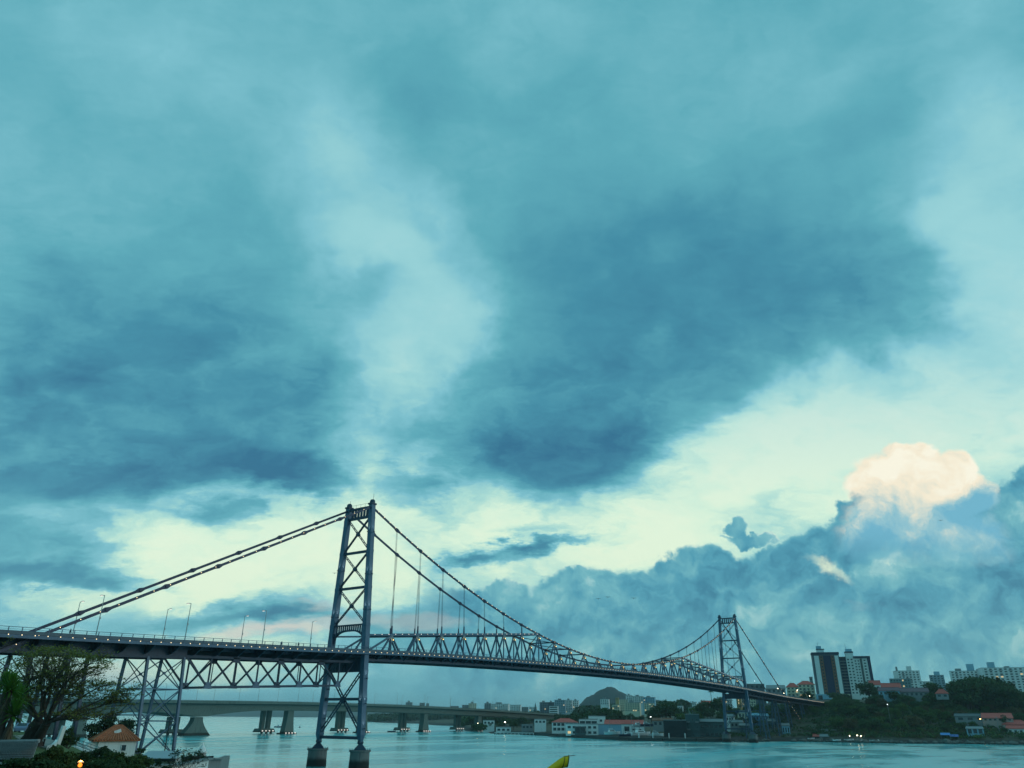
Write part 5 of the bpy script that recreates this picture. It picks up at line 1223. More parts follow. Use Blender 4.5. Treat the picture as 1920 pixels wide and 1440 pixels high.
for i, (u0, u1, d, lb, rm) in enumerate(((1526, 1538, 506, 'small boathouse with rust red roof on the beach', TILER), (1539, 1554, 504, 'arched grey boat shed beside the red one', GRY), (1556, 1584, 508, 'dark long boat shed under the trees', DKS))):
    H(u0, u1, 1381, 1388, d, lb, DKS if i != 1 else GRY, 'boat_shed', 'shed', 'gable', rm, 1, 2, vr=1376.5, base=.4)
H(1541, 1568, 1369, 1372, 520, 'flat grey canopy roof on posts under the last trestle', GRY, 'canopy', 'canopy', cols=0, dep=6)
# town behind the marina
for u0, u1, vt, vb, d, fl, cl, wl, lb, ltn in [
 (1163, 1178, 1312, 1334, 880, 5, 4, CREAM, 'cream block with lit windows left of the hillside flats', .25), (1172, 1200, 1318, 1334, 840, 4, 6, CREAM, 'wide yellowish flats with bright window columns', .35), (1208, 1226, 1319, 1333, 830, 4, 4, CREAM, 'yellowish flats closest to the tall dark tree', .35),
 (1175, 1186, 1304, 1318, 980, 4, 3, WH, 'white upper flats on the hillside crest', .1), (1186, 1206, 1306, 1318, 970, 4, 5, WH, 'long white flats above the yellowish ones', .1), (1206, 1228, 1308, 1320, 960, 4, 5, BLU, 'bluish white flats on the crest beside the round trees', .1),
 (1126, 1142, 1311, 1321, 1000, 3, 4, WH, 'white terrace block under the distant hill', .08), (1148, 1162, 1322, 1334, 870, 3, 4, CREAM, 'small cream flats above the marina trees', .3), (1154, 1160, 1308, 1313, 1050, 2, 2, OCH, 'tiny ochre house on the hill foot', .3),
 (1264, 1281, 1324, 1343, 700, 4, 4, WH, 'white four storey building with balcony bands', .05), (1292, 1311, 1327, 1342, 690, 3, 4, GRN, 'mint green house left of the far tower', .05), (1298, 1306, 1317, 1328, 760, 2, 2, WH, 'small white turret house behind the mint house', 0.),
 (1317, 1337, 1319, 1330, 700, 2, 4, WH, 'white house with purple red roof on the knoll', .1), (1340, 1355, 1318, 1330, 690, 2, 3, CREAM, 'cream house with brown gable beside the far tower', .1),
 (867, 878, 1322, 1332, 1700, 4, 3, GRY, 'grey skyline block above the road bridge', .05), (879, 893, 1319, 1332, 1700, 5, 4, CREAM, 'cream skyline block with slanted white top', .05), (908, 920, 1319, 1332, 1500, 5, 3, GRY, 'narrow grey end of the long skyline block', .05), (920, 953, 1320, 1332, 1500, 4, 9, WH, 'long pale skyline block with flat roof and tanks', .05), (956, 976, 1322, 1334, 1450, 4, 6, WH, 'pale low skyline block right of the long one', .08), (978, 990, 1326, 1336, 1400, 3, 4, GRY, 'grey skyline houses under small trees', .05), (992, 1006, 1326, 1337, 1350, 3, 4, WH, 'whitish skyline houses beside a thin spire', .05),
 (1013, 1028, 1317, 1338, 1150, 6, 4, paint('far_slate', (.12, .17, .21)), 'slate blue skyline tower with dark top', .04), (1028, 1039, 1317, 1338, 1180, 6, 3, paint('far_dark', (.08, .11, .14)), 'dark block beside the slate blue tower', .04), (1030, 1046, 1324, 1340, 1000, 4, 1, WH, 'low office with white horizontal bands', .0), (1040, 1060, 1313, 1338, 1080, 7, 5, paint('far_pale_blue', (.28, .40, .47)), 'pale blue apartment tower with dark rooftop block', .04), (1060, 1073, 1313, 1336, 1090, 7, 4, WH, 'white apartment tower with round roof tanks', .04), (1074, 1085, 1314, 1334, 1100, 6, 3, WH, 'white slim apartment tower at the wood edge', .04),
 (760, 772, 1317, 1330, 2100, 4, 3, GRY, 'faint grey block on the far shore', 0.), (787, 796, 1318, 1330, 2100, 4, 3, GRY, 'faint paired blocks on the far shore', 0.), (799, 804, 1319, 1330, 2100, 4, 2, GRY, 'faint slim block on the far shore', 0.), (845, 860, 1324, 1332, 1900, 3, 4, GRY, 'low faint block left of the grey skyline block', 0.)]:
    ex = [(.3, .6, vt-3.2, vt+.3, GRY, 'roof_house')] if (u1-u0) > 9 and vt < 1322 else None
    pitched = 'roof on the knoll' in lb or 'gable' in lb
    H(u0, u1, vt, vb, d, lb, wl, 'apartment_block' if fl > 2 else 'house', 'building' if fl > 2 else 'house', 'gable' if pitched else 'flat', TILER if pitched else GRY, fl, cl, lit=ltn, ww=.5 if cl > 1 else .95, extra=ex, vr=vt-5, yaw=.12 if int(u0) % 2 else -.12)
c = TP(1004, 1300); t = empty('spire', c, None, 'thin dark spire on the skyline beside the whitish houses', 'spire'); MB().box(c-Vector((0, 0, 1)), 7, 7, 14).build('tower', GRY, t); MB().lathe(c+Vector((0, 0, 13)), [(3.6, 0), (1.2, 9), (.1, 16)], 8).build('cone', TEALW, t)

# ---- trees: four crown shapes, shared by every tree of the slope and the town
def crown_proto(seed, tall):
    rnd = random.Random(seed); lobes = [((0, 0, .52), (.36, .36, .34*tall))]
    for i in range(9):
        a = 2*pi*i/9+rnd.random(); r = rnd.uniform(.2, .34); lobes.append(((cos(a)*r, sin(a)*r, rnd.uniform(.3, .72)), (rnd.uniform(.16, .25), rnd.uniform(.16, .25), rnd.uniform(.12, .2))))
    return foliage(lobes, 1500, .085, rnd, shell=.6)
CR = [crown_proto(31, 1.), crown_proto(32, 1.1), crown_proto(33, .9), crown_proto(34, 1.2)]
LVS = [leaf('slope_dark', (.018, .052, .02), (.062, .12, .04), .2), leaf('slope_green', (.034, .085, .018), (.115, .18, .045), .2), leaf('slope_brown', (.05, .05, .02), (.14, .115, .048), .2)]
CM = {}
def trunk_proto():
    mb = MB().tube((0, 0, -.1), (0, 0, .5), .035, .02, 6)
    for i in range(4):
        a = i*1.6; mb.tube((0, 0, .25), (cos(a)*.22, sin(a)*.22, .58), .016, .006, 5)
    return mb
TREE_LABEL = {}
def tree(u, d, w, h, k, kind, label, group, z=None, name='broadleaf_tree'):
    p = TP(u, d) if z is None else Vector((P0(u, d).x, P0(u, d).y, z)); t = empty(name, p, None, label, 'tree', group); rz = RND.random()*6.28
    inst('crown', 'crown%d' % k, lambda: CR[k], LVS[kind], p, t, rz, (w, w, h)); inst('trunk', 'trunk', trunk_proto, BARK, p, t, rz, (h, h, h)); return t
rt = random.Random(77)
SL = ['dark evergreen tree on the wooded slope above the right shore', 'mid green tree on the wooded slope above the right shore', 'brownish scrub tree on the wooded slope above the right shore']
for i in range(150):
    u = rt.uniform(1556, 1935); s0 = [x for x in (lerp([(1540, 512), (1600, 496), (1700, 486), (1780, 492), (1900, 490), (1940, 482)], u),)][0]; d = s0+rt.random()**1.1*(118 if u < 1800 else 100)
    if 1790 < u and d < 512 and rt.random() < .8: continue
    kd = rt.choice([0, 0, 1, 1, 2]); h = rt.uniform(5, 10) if d > s0+14 else rt.uniform(2, 4.5)
    tree(u, d, h*rt.uniform(.95, 1.5), h, rt.randrange(4), kd, SL[kd], 'trees on the wooded slope, '+('dark evergreen', 'mid green', 'brownish')[kd])
for u, d, w, h, lb in ((1637, 640, 21, 19, 'tall round dark tree touching the right side of the striped tower'), (1684, 590, 12, 11, 'round dark tree before the purplish roofed house'), (1722, 640, 14, 10, 'dark dome shaped tree behind the terrace house'), (1762, 600, 22, 17, 'loose crowned tree left of the round wood'), (1512, 630, 7, 13, 'slim dark tree before the cream blocks'), (1524, 640, 6, 14, 'cypress like dark tree beside the podium'), (1570, 700, 14, 9, 'low leafy tree in front of the tower podium'), (1590, 690, 12, 8, 'bushy tree right of the podium')):
    tree(u, d, w, h, rt.randrange(4), 0, lb, None)
for i in range(26):                                           # the round wood on the hilltop
    a = rt.random(); u = 1796+a*150; top = lerp([(1785, 1300), (1800, 1278), (1820, 1266), (1845, 1262), (1870, 1265), (1895, 1277), (1920, 1292), (1945, 1305)], u); d = rt.uniform(545, 590); b = TP(u, d); zt = ZV(b, top); h = zt-b.z
    tree(u, d, max(13, h*.95), h*1.03, rt.randrange(4), 0, 'tall dark tree of the round topped wood on the hilltop', 'trees of the round topped wood')
for i in range(38):                                           # trees behind the marina
    u = rt.uniform(1052, 1275); top = lerp([(1050, 1342), (1075, 1334), (1100, 1330), (1125, 1322), (1150, 1326), (1180, 1336), (1215, 1334), (1232, 1322), (1245, 1310), (1258, 1310), (1270, 1320), (1280, 1336)], u)+rt.uniform(-1, 7); d = rt.uniform(635, 700); b = TP(u, d); h = max(5, ZV(b, top)-b.z)
    tree(u, d, h*rt.uniform(.9, 1.3), h*1.02, rt.randrange(4), 0, 'dark tree in the belt behind the marina sheds', 'tree belt behind the marina')
for i in range(18):
    u = rt.uniform(1270, 1375); d = rt.uniform(590, 720); h = rt.uniform(6, 12); tree(u, d, h*1.1, h, rt.randrange(4), rt.choice([0, 0, 1]), 'green tree among the houses left of the far tower', 'trees among the houses')
for u, d, vt in ((1347, 640, 1302), (1320, 640, 1309), (1312, 690, 1318), (1365, 610, 1318)):
    b = TP(u, d); h = ZV(b, vt)-b.z; tree(u, d, h*.9, h, rt.randrange(4), 0, 'rounded dark tree on the knoll beside the far tower', 'knoll trees')
for i in range(26):
    u = rt.uniform(1375, 1545); d = rt.uniform(548, 640); h = rt.uniform(4, 9); tree(u, d, h*1.2, h, rt.randrange(4), rt.choice([0, 1]), 'green tree on the bank under the bridge approach', 'trees under the approach')
for i in range(22):
    u = rt.uniform(880, 1060); d = rt.uniform(690, 860); h = rt.uniform(6, 13); tree(u, d, h*1.3, h, rt.randrange(4), 0, 'dark tree below the end of the road bridges', 'trees at the road bridge landing')
b = TP(1337, 655); t = empty('palm_tree', b, None, 'tall slim palm standing over the knoll beside the far tower', 'palm'); zt = ZV(b, 1298); MB().tube(b-Vector((0, 0, .5)), Vector((b.x, b.y, zt)), .35, .22, 8).build('trunk', BARK, t)
fr = MB()
for i in range(16):
    a = 2*pi*i/16; q0 = Vector((b.x, b.y, zt)); q1 = q0+Vector((cos(a)*1.6, sin(a)*1.6, 1.0)); q2 = q0+Vector((cos(a)*3.0, sin(a)*3.0, -.6)); sd = Vector((-sin(a), cos(a), 0))*.35; fr.add([q0, q1-sd, q1+sd, q2], [(0, 1, 2), (1, 3, 2)])
fr.build('fronds', LVS[0], t)
def undergrowth(name, u0, u1, near, depth, n, h0, h1, m, label):
    rnd = random.Random(int(u0)+n); mb = MB()
    for i in range(n):
        u = rnd.uniform(u0, u1); d = lerp(near, u)+rnd.random()*depth; p = TP(u, d); h = rnd.uniform(h0, h1); c = p+Vector((0, 0, h*.3))
        for _ in range(24):
            dv = Vector((rnd.gauss(0, 1), rnd.gauss(0, 1), abs(rnd.gauss(0, 1))-.2)).normalized(); q = c+Vector((dv.x*h*.9, dv.y*h*.9, dv.z*h*.6))*rnd.uniform(.6, 1.05); nn = (dv+Vector((rnd.gauss(0, .5), rnd.gauss(0, .5), .3))).normalized(); t_ = nn.cross(Vector((rnd.gauss(0, 1), 1, .2))).normalized(); b_ = nn.cross(t_); s = h*.22*rnd.uniform(.6, 1.4)
            mb.add([q-t_*s, q-b_*s*.6, q+t_*s, q+b_*s*.6], [(0, 1, 2, 3)])
    mb.build(name, m, None, raw=True, label=label, cat='undergrowth', kind='stuff')
NS = [(1360, 500), (1440, 506), (1520, 512), (1600, 495), (1700, 482), (1780, 488), (1900, 476), (1950, 470)]
undergrowth('undergrowth', 1530, 1945, NS, 130, 1500, 1.6, 3.4, LVS[0], 'dark tangled undergrowth covering the right hand slope')
undergrowth('undergrowth', 1540, 1945, NS, 110, 700, 1.4, 3.0, LVS[1], 'greener tangled undergrowth on the right hand slope')
undergrowth('undergrowth', 1600, 1800, NS, 30, 260, 1.2, 2.6, LVS[2], 'brownish scrub along the foot of the right hand slope')
undergrowth('undergrowth', 1352, 1540, NS, 150, 520, 1.5, 3.2, LVS[0], 'dark undergrowth on the bank below the bridge approach')
# far wooded shore and the distant hill
def far_wood(name, u0, u1, d0, d1, n, h0, h1, size):
    rnd = random.Random(int(u0)); mb = MB()
    for i in range(n):
        u, d = rnd.uniform(u0, u1), rnd.uniform(d0, d1); p = TP(u, d); h = rnd.uniform(h0, h1); c = p+Vector((0, 0, h*.5))
        for _ in range(26):
            dv = Vector((rnd.gauss(0, 1), rnd.gauss(0, 1), abs(rnd.gauss(0, 1))-.3)).normalized(); q = c+Vector((dv.x*h*.6, dv.y*h*.6, dv.z*h*.5)); nn = (dv+Vector((rnd.gauss(0, .5), rnd.gauss(0, .5), .3))).normalized(); t_ = nn.cross(Vector((rnd.gauss(0, 1), 1, .2))).normalized(); b_ = nn.cross(t_); s = size*rnd.uniform(.6, 1.3)
            mb.add([q-t_*s, q-b_*s*.7, q+t_*s, q+b_*s*.7], [(0, 1, 2, 3)])
    mb.build(name, LVS[0], None, raw=True, label='far-off dark wood along the opposite shore', cat='wood', kind='stuff')
far_wood('far_wood', 690, 880, 1750, 2150, 420, 9, 16, 4.); far_wood('far_wood', 860, 1010, 1000, 1350, 300, 7, 14, 3.)
far_wood('far_wood', 1085, 1300, 1050, 1500, 380, 9, 16, 4.)
def hill(name, cu, d, peak, prof, dep):
    vs, fs = [], []; rnd = random.Random(cu); n = 60; m_ = 24
    for i in range(n+1):
        u = prof[0][0]+(prof[-1][0]-prof[0][0])*i/n
        for j in range(m_+1):
            s = j/m_; dd = d-dep/2+dep*s; p = P0(u, dd); top = ZV(P0(u, d), lerp(prof, u)); z = max(-2, top)*max(0., sin(pi*s))**.7+rnd.uniform(-1, 1)*2.2*sin(pi*s); vs.append((p.x, p.y, z))
    for i in range(n):
        for j in range(m_): fs.append((i*(m_+1)+j, (i+1)*(m_+1)+j, (i+1)*(m_+1)+j+1, i*(m_+1)+j+1))
    me = bpy.data.meshes.new(name); me.from_pydata(vs, [], fs); me.polygons.foreach_set('use_smooth', [True]*len(fs)); me.materials.append(mat('hill_wood_hazed', (.008, .02, .026), .95, var=.5, scale=.03, bump=1., bscale=.12, coords='World', tint=(.014, .032, .036))); tag(link(bpy.data.objects.new(name, me)), kind='structure')  # wood colour tinted bluish to stand in for distance haze
hill('distant_hill', 1150, 2300, 0, [(1080, 1330), (1100, 1309), (1112, 1304), (1125, 1295), (1140, 1289), (1152, 1289), (1165, 1297), (1180, 1304), (1200, 1309), (1225, 1312), (1260, 1316), (1300, 1326), (1340, 1334)], 700)
hill('distant_mountains', 560, 7500, 0, [(100, 1343), (300, 1337), (420, 1334), (520, 1331), (600, 1333), (680, 1335), (760, 1337), (900, 1338), (1100, 1338)], 3000)

# ---- shore: quay, jetty, rocks, boats
QM = mat('quay_stone', (.05, .055, .055), .9, var=.35, scale=.3, coords='World')
qp = [(1000, 622), (1040, 580), (1062, 560), (1120, 522), (1180, 486), (1240, 479), (1300, 477), (1352, 482)]
qw = empty('quay', TP(1180, 490), None, 'dark stone quay wall along the marina waterfront', 'quay')
for (a, da), (b, db) in zip(qp, qp[1:]):
    A_, B_ = P0(a, da), P0(b, db); bar('wall_section', A_+Vector((0, 0, .45)), B_+Vector((0, 0, .45)), 4.5, 2.8, QM, qw)
for u in (1196, 1222, 1252, 1282):
    q = P0(u, 480); t = empty('mooring_post', q, None, 'short white mooring post on the quay edge', 'post', 'mooring posts on the quay'); MB().tube(q+Vector((0, 0, 1.8)), q+Vector((0, 0, 4.4)), .35, n=8).build('post', WHITE, t); MB().lathe(q+Vector((0, 0, 4.4)), [(.42, 0), (.42, .2), (.1, .35)], 8).build('cap', WHITE, t)
jt = empty('jetty', P0(965, 618), None, 'low white jetty on piles reaching from the road bridge landing', 'jetty')
A_, B_ = P0(928, 618), P0(1000, 612); bar('deck', A_+Vector((0, 0, 1.6)), B_+Vector((0, 0, 1.6)), 3.2, .35, WHITE, jt)
for i in range(22):
    q = A_.lerp(B_, i/21); MB().tube(q+Vector((0, 0, -2)), q+Vector((0, 0, 1.45)), .3, n=6).build('pile', QM, jt)
    if i % 2: MB().box(q-FH*1.7+Vector((0, 0, .5)), .8, .4, .8, YAW-pi/2).build('fender', WHITE, jt)
for u0, u1, vt, d, lb, wl in ((906, 927, 1351, 700, 'small white kiosk under the end of the road bridge', WH), (1002, 1024, 1349, 640, 'white framed porch beside the road bridge end', WH), (930, 958, 1364, 655, 'pale low wall building behind the jetty', WH), (978, 1000, 1359, 650, 'white scaffolded stand near the jetty', GRY)):
    H(u0, u1, vt, vt+8, d, lb, wl, 'kiosk', 'kiosk', cols=3, floors=1, ww=.6, wh=.5)
HULL = mat('white_gelcoat', (.80, .82, .82), .3, var=.06); HDK = mat('dark_canopy', (.03, .05, .09), .6, var=.2)
def boat(p, L_, rz, label, kind='cruiser', hm=HULL, group=None, name='motor_boat'):
    p = Vector(p); t = empty(name, p, None, label, 'boat', group); c, s = cos(rz), sin(rz); X = lambda x, y, z: Vector((p.x+x*c-y*s, p.y+x*s+y*c, p.z+z))
    st = [(-.5, .14, .30), (-.3, .16, .30), (0, .165, .31), (.25, .13, .33), (.4, .07, .36), (.5, .01, .40)]; hl = MB(); vs = []
    for x, w, z in st: vs += [X(x*L_, -w*L_, z*L_*.42), X(x*L_, -w*L_*.55, 0), X(x*L_, 0, -.03*L_), X(x*L_, w*L_*.55, 0), X(x*L_, w*L_, z*L_*.42)]
    fs = [(5*i+j, 5*i+5+j, 5*i+6+j, 5*i+1+j) for i in range(5) for j in range(4)]+[(5*i+4, 5*i+9, 5*i+5, 5*i) for i in range(5)]+[(0, 1, 2, 3, 4)]
    hl.add(vs, fs); hull = hl.build('hull', hm, t); bar('rubbing_strake', X(-.5*L_, -.145*L_, .11*L_), X(.25*L_, -.14*L_, .12*L_), .06, .12, HDK, hull)
    if kind == 'cruiser':
        z = .125*L_; MB().prism([X(-.25*L_, -.11*L_, z), X(.22*L_, -.11*L_, z), X(.10*L_, -.10*L_, z+.10*L_), X(-.22*L_, -.10*L_, z+.11*L_)], (0, 0, 0), tuple(X(0, .21*L_, 0)-X(0, 0, 0))).build('cabin', HULL, t)
        MB().prism([X(-.18*L_, -.112*L_, z+.03*L_), X(.14*L_, -.112*L_, z+.03*L_), X(.08*L_, -.105*L_, z+.08*L_), X(-.17*L_, -.105*L_, z+.08*L_)], (0, 0, 0), tuple(X(0, -.004*L_, 0)-X(0, 0, 0))).build('cabin_window', GLASS, t)
        MB().prism([X(-.22*L_, -.09*L_, z+.17*L_), X(.04*L_, -.09*L_, z+.17*L_), X(.02*L_, -.09*L_, z+.185*L_), X(-.22*L_, -.09*L_, z+.185*L_)], (0, 0, 0), tuple(X(0, .18*L_, 0)-X(0, 0, 0))).build('flybridge_top', HULL, t)
        for x in (-.2, 0.):
            for y in (-.08, .08): bar('roof_post', X(x*L_, y*L_, z+.09*L_), X(x*L_, y*L_, z+.175*L_), .08, .08, HULL, t)
    elif kind == 'open':
        for x in (-.25, .1): MB().box(X(x*L_, 0, .10*L_), .06*L_, .24*L_, .03*L_, rz).build('thwart', BARK, t)
    else:
        z = .125*L_; MB().prism([X(-.05*L_, -.08*L_, z), X(.15*L_, -.08*L_, z), X(.15*L_, -.08*L_, z+.2*L_), X(-.05*L_, -.08*L_, z+.2*L_)], (0, 0, 0), tuple(X(0, .16*L_, 0)-X(0, 0, 0))).build('wheelhouse', HULL, t)
        MB().box(X(.05*L_, -.083*L_, z+.1*L_), .14*L_, .01*L_, .07*L_, rz).build('window', GLASS, t); bar('mast', X(-.1*L_, 0, z), X(-.1*L_, 0, z+.42*L_), .1, .1, HDK, t)
    return t
ya = atan2(RH.y, RH.x)
for u, d, L_, rz, z, lb, kd, hm in ((1147, 528, 11.5, .15, 3.0, 'white motor cruiser on the quay before the blue wall', 'cruiser', HULL), (1200, 496, 13.5, .3, 3.0, 'largest white cruiser with flybridge stored on the marina quay', 'cruiser', HULL), (1228, 490, 9.5, -.2, 2.9, 'low white speedboat beside the dark hangar', 'cruiser', HULL), (1178, 500, 8., .2, 2.8, 'dark covered motorboat between the white cruisers', 'cruiser', HDK), (1212, 512, 9., 0, 8.5, 'motorboat on the upper storage rack', 'cruiser', HDK), (1196, 516, 8.5, .2, 8.3, 'white motorboat on the upper storage rack', 'cruiser', HULL), (1170, 494, 8., .1, 2.6, 'dark fishing boat hauled out on the quay', 'fishing', HDK)):
    q = P0(u, d); q.z = z; boat(q, L_, ya+rz, lb, kd, hm)
rk = empty('storage_rack', P0(1205, 516), None, 'steel boat storage rack with motorboats on top', 'rack')
for i in range(4):
    for e in (-3, 3): q = P0(1188+10*i, 514+e); bar('upright', q+Vector((0, 0, 1)), q+Vector((0, 0, 11.5)), .3, .3, METAL, rk)
for e in (-3, 3): bar('beam', P0(1188, 514+e)+Vector((0, 0, 8)), P0(1218, 514+e)+Vector((0, 0, 8)), .3, .35, METAL, rk)
for u, d, L_, rz, lb in ((1516, 505, 6., .5, 'white rowing boat pulled up beside the anchorage'), (1563, 489, 5.5, .2, 'small pale rowing boat on the stony beach'), (1586, 488, 6.5, .15, 'white rowing boat below the lamp lit jetty'), (1606, 487, 5.5, .1, 'short white skiff beside the bright lamps'), (1632, 484, 6., -.1, 'grey white skiff lying among the rocks'), (1640, 484, 4.5, 0., 'smallest skiff lying among the rocks')):
    q = P0(u, d); q.z = max(.9, TZ(u, d)+.1); boat(q, L_, ya+rz, lb, 'open', name='rowing_boat')
q = P0(523, 900); boat((q.x, q.y, .1), 8.5, ya+.5, 'little fishing boat under way beyond the road bridges', 'fishing', HDK, name='fishing_boat')
q = P0(736, 690); boat((q.x, q.y, .05), 7.5, ya, 'low dark launch on the water by the road bridge piers', 'open', HDK, name='launch')
for u, d in ((673, 800), (564, 900)):
    q = P0(u, d); t = empty('channel_buoy', q, None, 'tiny dark buoy floating near the road bridges', 'buoy', 'channel buoys'); MB().lathe(q-Vector((0, 0, .3)), [(.9, 0), (1., .5), (.6, 1.2), (.2, 2.0)], 10).build('float', HDK, t); MB().tube(q+Vector((0, 0, 1.6)), q+Vector((0, 0, 3.)), .08, n=6).build('staff', HDK, t)
# blue tarpaulins by the right shore
for u0, u1, v, lb in ((1758, 1774, 1374, 'bright blue tarpaulin shelter on the right shore'), (1774, 1789, 1377, 'darker blue tarpaulin shelter beside the bright one')):
    c, ax, f = frame((u0+u1)/2, 487); w = (D(u1, v, 487)-D(u0, v, 487)).length; z = ZV(c, v+4); z1 = ZV(c, v); t = empty('tarp_shelter', (c.x, c.y, TZ((u0+u1)/2, 487)), None, lb, 'shelter'); C0 = Vector((c.x, c.y, 0)); P_ = lambda a, b_, z_: C0+ax*a+f*b_+Vector((0, 0, z_))
    TM = mat('blue_tarp_%d' % u0, (.03, .20, .55) if u0 == 1758 else (.02, .09, .36), .5, var=.15)
    MB().add([P_(-w/2, -2, z), P_(w/2, -2, z), P_(w/2, 2.5, z1), P_(-w/2, 2.5, z1), P_(-w/2, -2, z-.1), P_(w/2, -2, z-.1), P_(w/2, 2.5, z1-.1), P_(-w/2, 2.5, z1-.1)], [(0, 1, 2, 3), (7, 6, 5, 4), (0, 4, 5, 1), (1, 5, 6, 2), (2, 6, 7, 3), (3, 7, 4, 0)]).build('canopy', TM, t)
    for a in (-w/2+.2, w/2-.2):
        for b_, zz_ in ((-1.9, z), (2.4, z1)): bar('pole', P_(a, b_, 0.5), P_(a, b_, zz_-.1), .12, .12, METAL, t)
# boulders along the waterline
ROCK = mat('shore_rock', (.13, .13, .12), .95, var=.45, scale=.5, bump=.6, bscale=2., coords='World', band=(.7, .3, (.03, .032, .03)))
def rock_proto(seed):
    rnd = random.Random(seed); bm = bmesh.new(); bmesh.ops.create_icosphere(bm, subdivisions=2, radius=1.)
    for v in bm.verts: v.co *= rnd.uniform(.78, 1.1); v.co.z *= .7
    me = bpy.data.meshes.new('boulder'); bm.to_mesh(me); bm.free(); me.materials.append(ROCK); return me
RP = [rock_proto(i) for i in range(4)]
for i in range(170):
    u = rt.uniform(1480, 1940) if i > 24 else rt.uniform(1352, 1440); s0 = lerp([(1350, 485), (1400, 482), (1440, 491), (1520, 498), (1600, 484), (1700, 473.5), (1780, 478), (1900, 467.5), (1945, 463)], u); q = P0(u, s0+rt.uniform(-2.5, 5)); s = rt.uniform(.6, 2.0)
    if i % 17 == 0: s *= 1.8
    o = link(bpy.data.objects.new('boulder', RP[i % 4]), None, (q.x, q.y, max(.15, TZ(u, s0)*.4)+.1)); o.rotation_euler = (rt.random(), rt.random(), rt.random()*6); o.scale = (s*1.3, s, s); tag(o, 'grey boulder on the waterline of the right shore' if u > 1470 else 'grey boulder at the foot of the far piers', 'boulder', 'boulders on the right shore' if u > 1470 else 'boulders at the far piers')
# lit lamps on the far shore
LAMPW = glow('shore_lamp', (1., .88, .58), 14.); LAMPO = glow('shore_lamp_orange', (1., .5, .14), 14.)
for u, v, d, r, lb, m_ in ((1593, 1380, 489, .42, 'smaller lit lamp over the rowing boats', LAMPW), (1607, 1379, 488, .6, 'left one of two bright lamps on the beach', LAMPW), (1614, 1380, 488, .55, 'right one of two bright lamps on the beach', LAMPW), (1586, 1330, 560, .5, 'warm lamp under the end of the deck', LAMPW), (1838, 1348, 500, .6, 'orange street lamp before the long red roof', LAMPO), (1664, 1321, 520, .45, 'pale lamp among the slope trees', glow('pale_lamp', (.8, .95, 1.), 5.)), (1577, 1310, 690, .5, 'warm lamp in front of the tower podium', LAMPW), (1568, 1311, 690, .35, 'dim lamp beside the podium trees', LAMPW), (1518, 1305, 640, .45, 'street lamp before the cream blocks', LAMPW), (1495, 1294, 600, .5, 'warm street lamp above the near chain end', LAMPW), (1220, 1344, 600, .5, 'white floodlight over the boat storage', glow('flood_white', (.9, 1., 1.), 14.)), (947, 1354, 660, .9, 'warm lit sign lamp by the jetty', LAMPW), (1361, 1299, 600, .4, 'lamp at the foot of the far tower', LAMPW), (896, 1356, 700, .5, 'small lamp on the road bridge pier', LAMPW), (1430, 1297, 560, .5, 'pale lamp right of the far tower', MATS['pale_lamp']), (1415, 1277, 640, .4, 'high lamp beside the far stay chain', MATS['pale_lamp']), (1458, 1291, 590, .45, 'warm lamp beside the near chain', LAMPW), (1470, 1300, 590, .35, 'dim warm lamp at the chain foot', LAMPW)):
    r *= .7; q = D(u, v, d); g_ = TZ(u, d); t = empty('lamp_post', (q.x, q.y, min(g_, q.z-2)), None, lb, 'lamp'); MB().tube((q.x, q.y, min(g_-.5, q.z-2)), q, .12, .08, n=6).build('post', METAL, t); MB().lathe(q-Vector((0, 0, r*.5)), [(r*.3, 0), (r*.8, r*.3), (r*.8, r*.8), (r*.2, r*1.1)], 10).build('globe', m_, t); MB().lathe(q+Vector((0, 0, r*.62)), [(r*.9, 0), (r*.2, r*.3)], 8).build('hood', METAL, t)
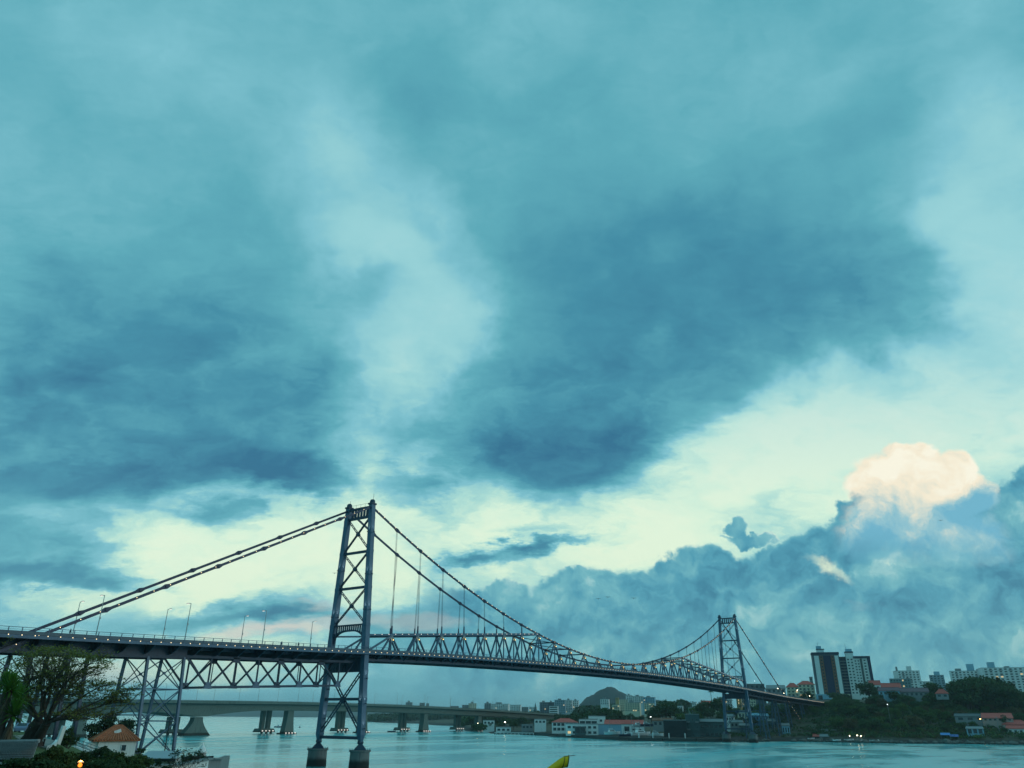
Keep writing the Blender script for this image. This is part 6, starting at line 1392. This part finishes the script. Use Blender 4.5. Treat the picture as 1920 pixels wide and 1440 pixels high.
for i, (u, d, h) in enumerate(((1052, 600, 11), (1098, 562, 12), (1143, 548, 11), (1184, 520, 13), (1240, 530, 12), (1302, 560, 14), (1330, 540, 12), (1382, 530, 11), (1450, 520, 11), (1668, 560, 11), (1724, 580, 11), (1812, 505, 10), (1868, 495, 10))):
    p = TP(u, d); t = empty('utility_pole', p, None, 'thin concrete utility pole with crossarm along the far waterfront', 'pole', 'utility poles on the far shore'); MB().tube(p-Vector((0, 0, .5)), p+Vector((0, 0, h)), .18, .12, 6).build('pole', GRY, t); bar('crossarm', p+Vector((0, 0, h-.8))-RH*1.1, p+Vector((0, 0, h-.8))+RH*1.1, .15, .15, GRY, t)
# birds
for u, v in ((1764, 977), (1140, 1121), (1122, 1124), (1188, 1123), (627, 1076)):
    q = D(u, v, 260); t = empty('bird', q, None, 'small dark bird gliding against the clouds', 'bird', 'birds in flight'); MB().lathe(q, [(.02, -.0), (.1, .1), (.09, .3), (.02, .5)], 6).build('body', DARKW, t)
    for s in (-1, 1): MB().add([q+Vector((0, 0, .2)), q+RH*s*.5+Vector((0, 0, .42)), q+RH*s*1.0+Vector((0, 0, .30)), q+RH*s*.5+Vector((0, 0, .30)), q+RH*s*.5+FH*.22+Vector((0, 0, .40))], [(0, 1, 2, 3), (0, 4, 2, 1)]).build('wing', DARKW, t)
# ------------------------------------------------------------------ sea haze
def haze():
    m = bpy.data.materials.new('sea_haze'); m.use_nodes = True; nt = m.node_tree; nt.nodes.clear(); q = G(nt)
    v = q.n('ShaderNodeVolumePrincipled'); v.inputs['Color'].default_value = (.80, .96, 1., 1); v.inputs['Density'].default_value = .00009; v.inputs['Anisotropy'].default_value = .1
    o = q.n('ShaderNodeOutputMaterial'); nt.links.new(v.outputs[0], o.inputs['Volume']); m.cycles.homogeneous_volume = True
    z0, z1, r = -3., 190., 9600.; me = MB().box((0, 0, z0), 2*r, 2*r, z1-z0).mesh('haze', m); tag(link(bpy.data.objects.new('haze', me)), kind='stuff', label='thin bluish sea haze over bay and town', cat='haze')
haze()
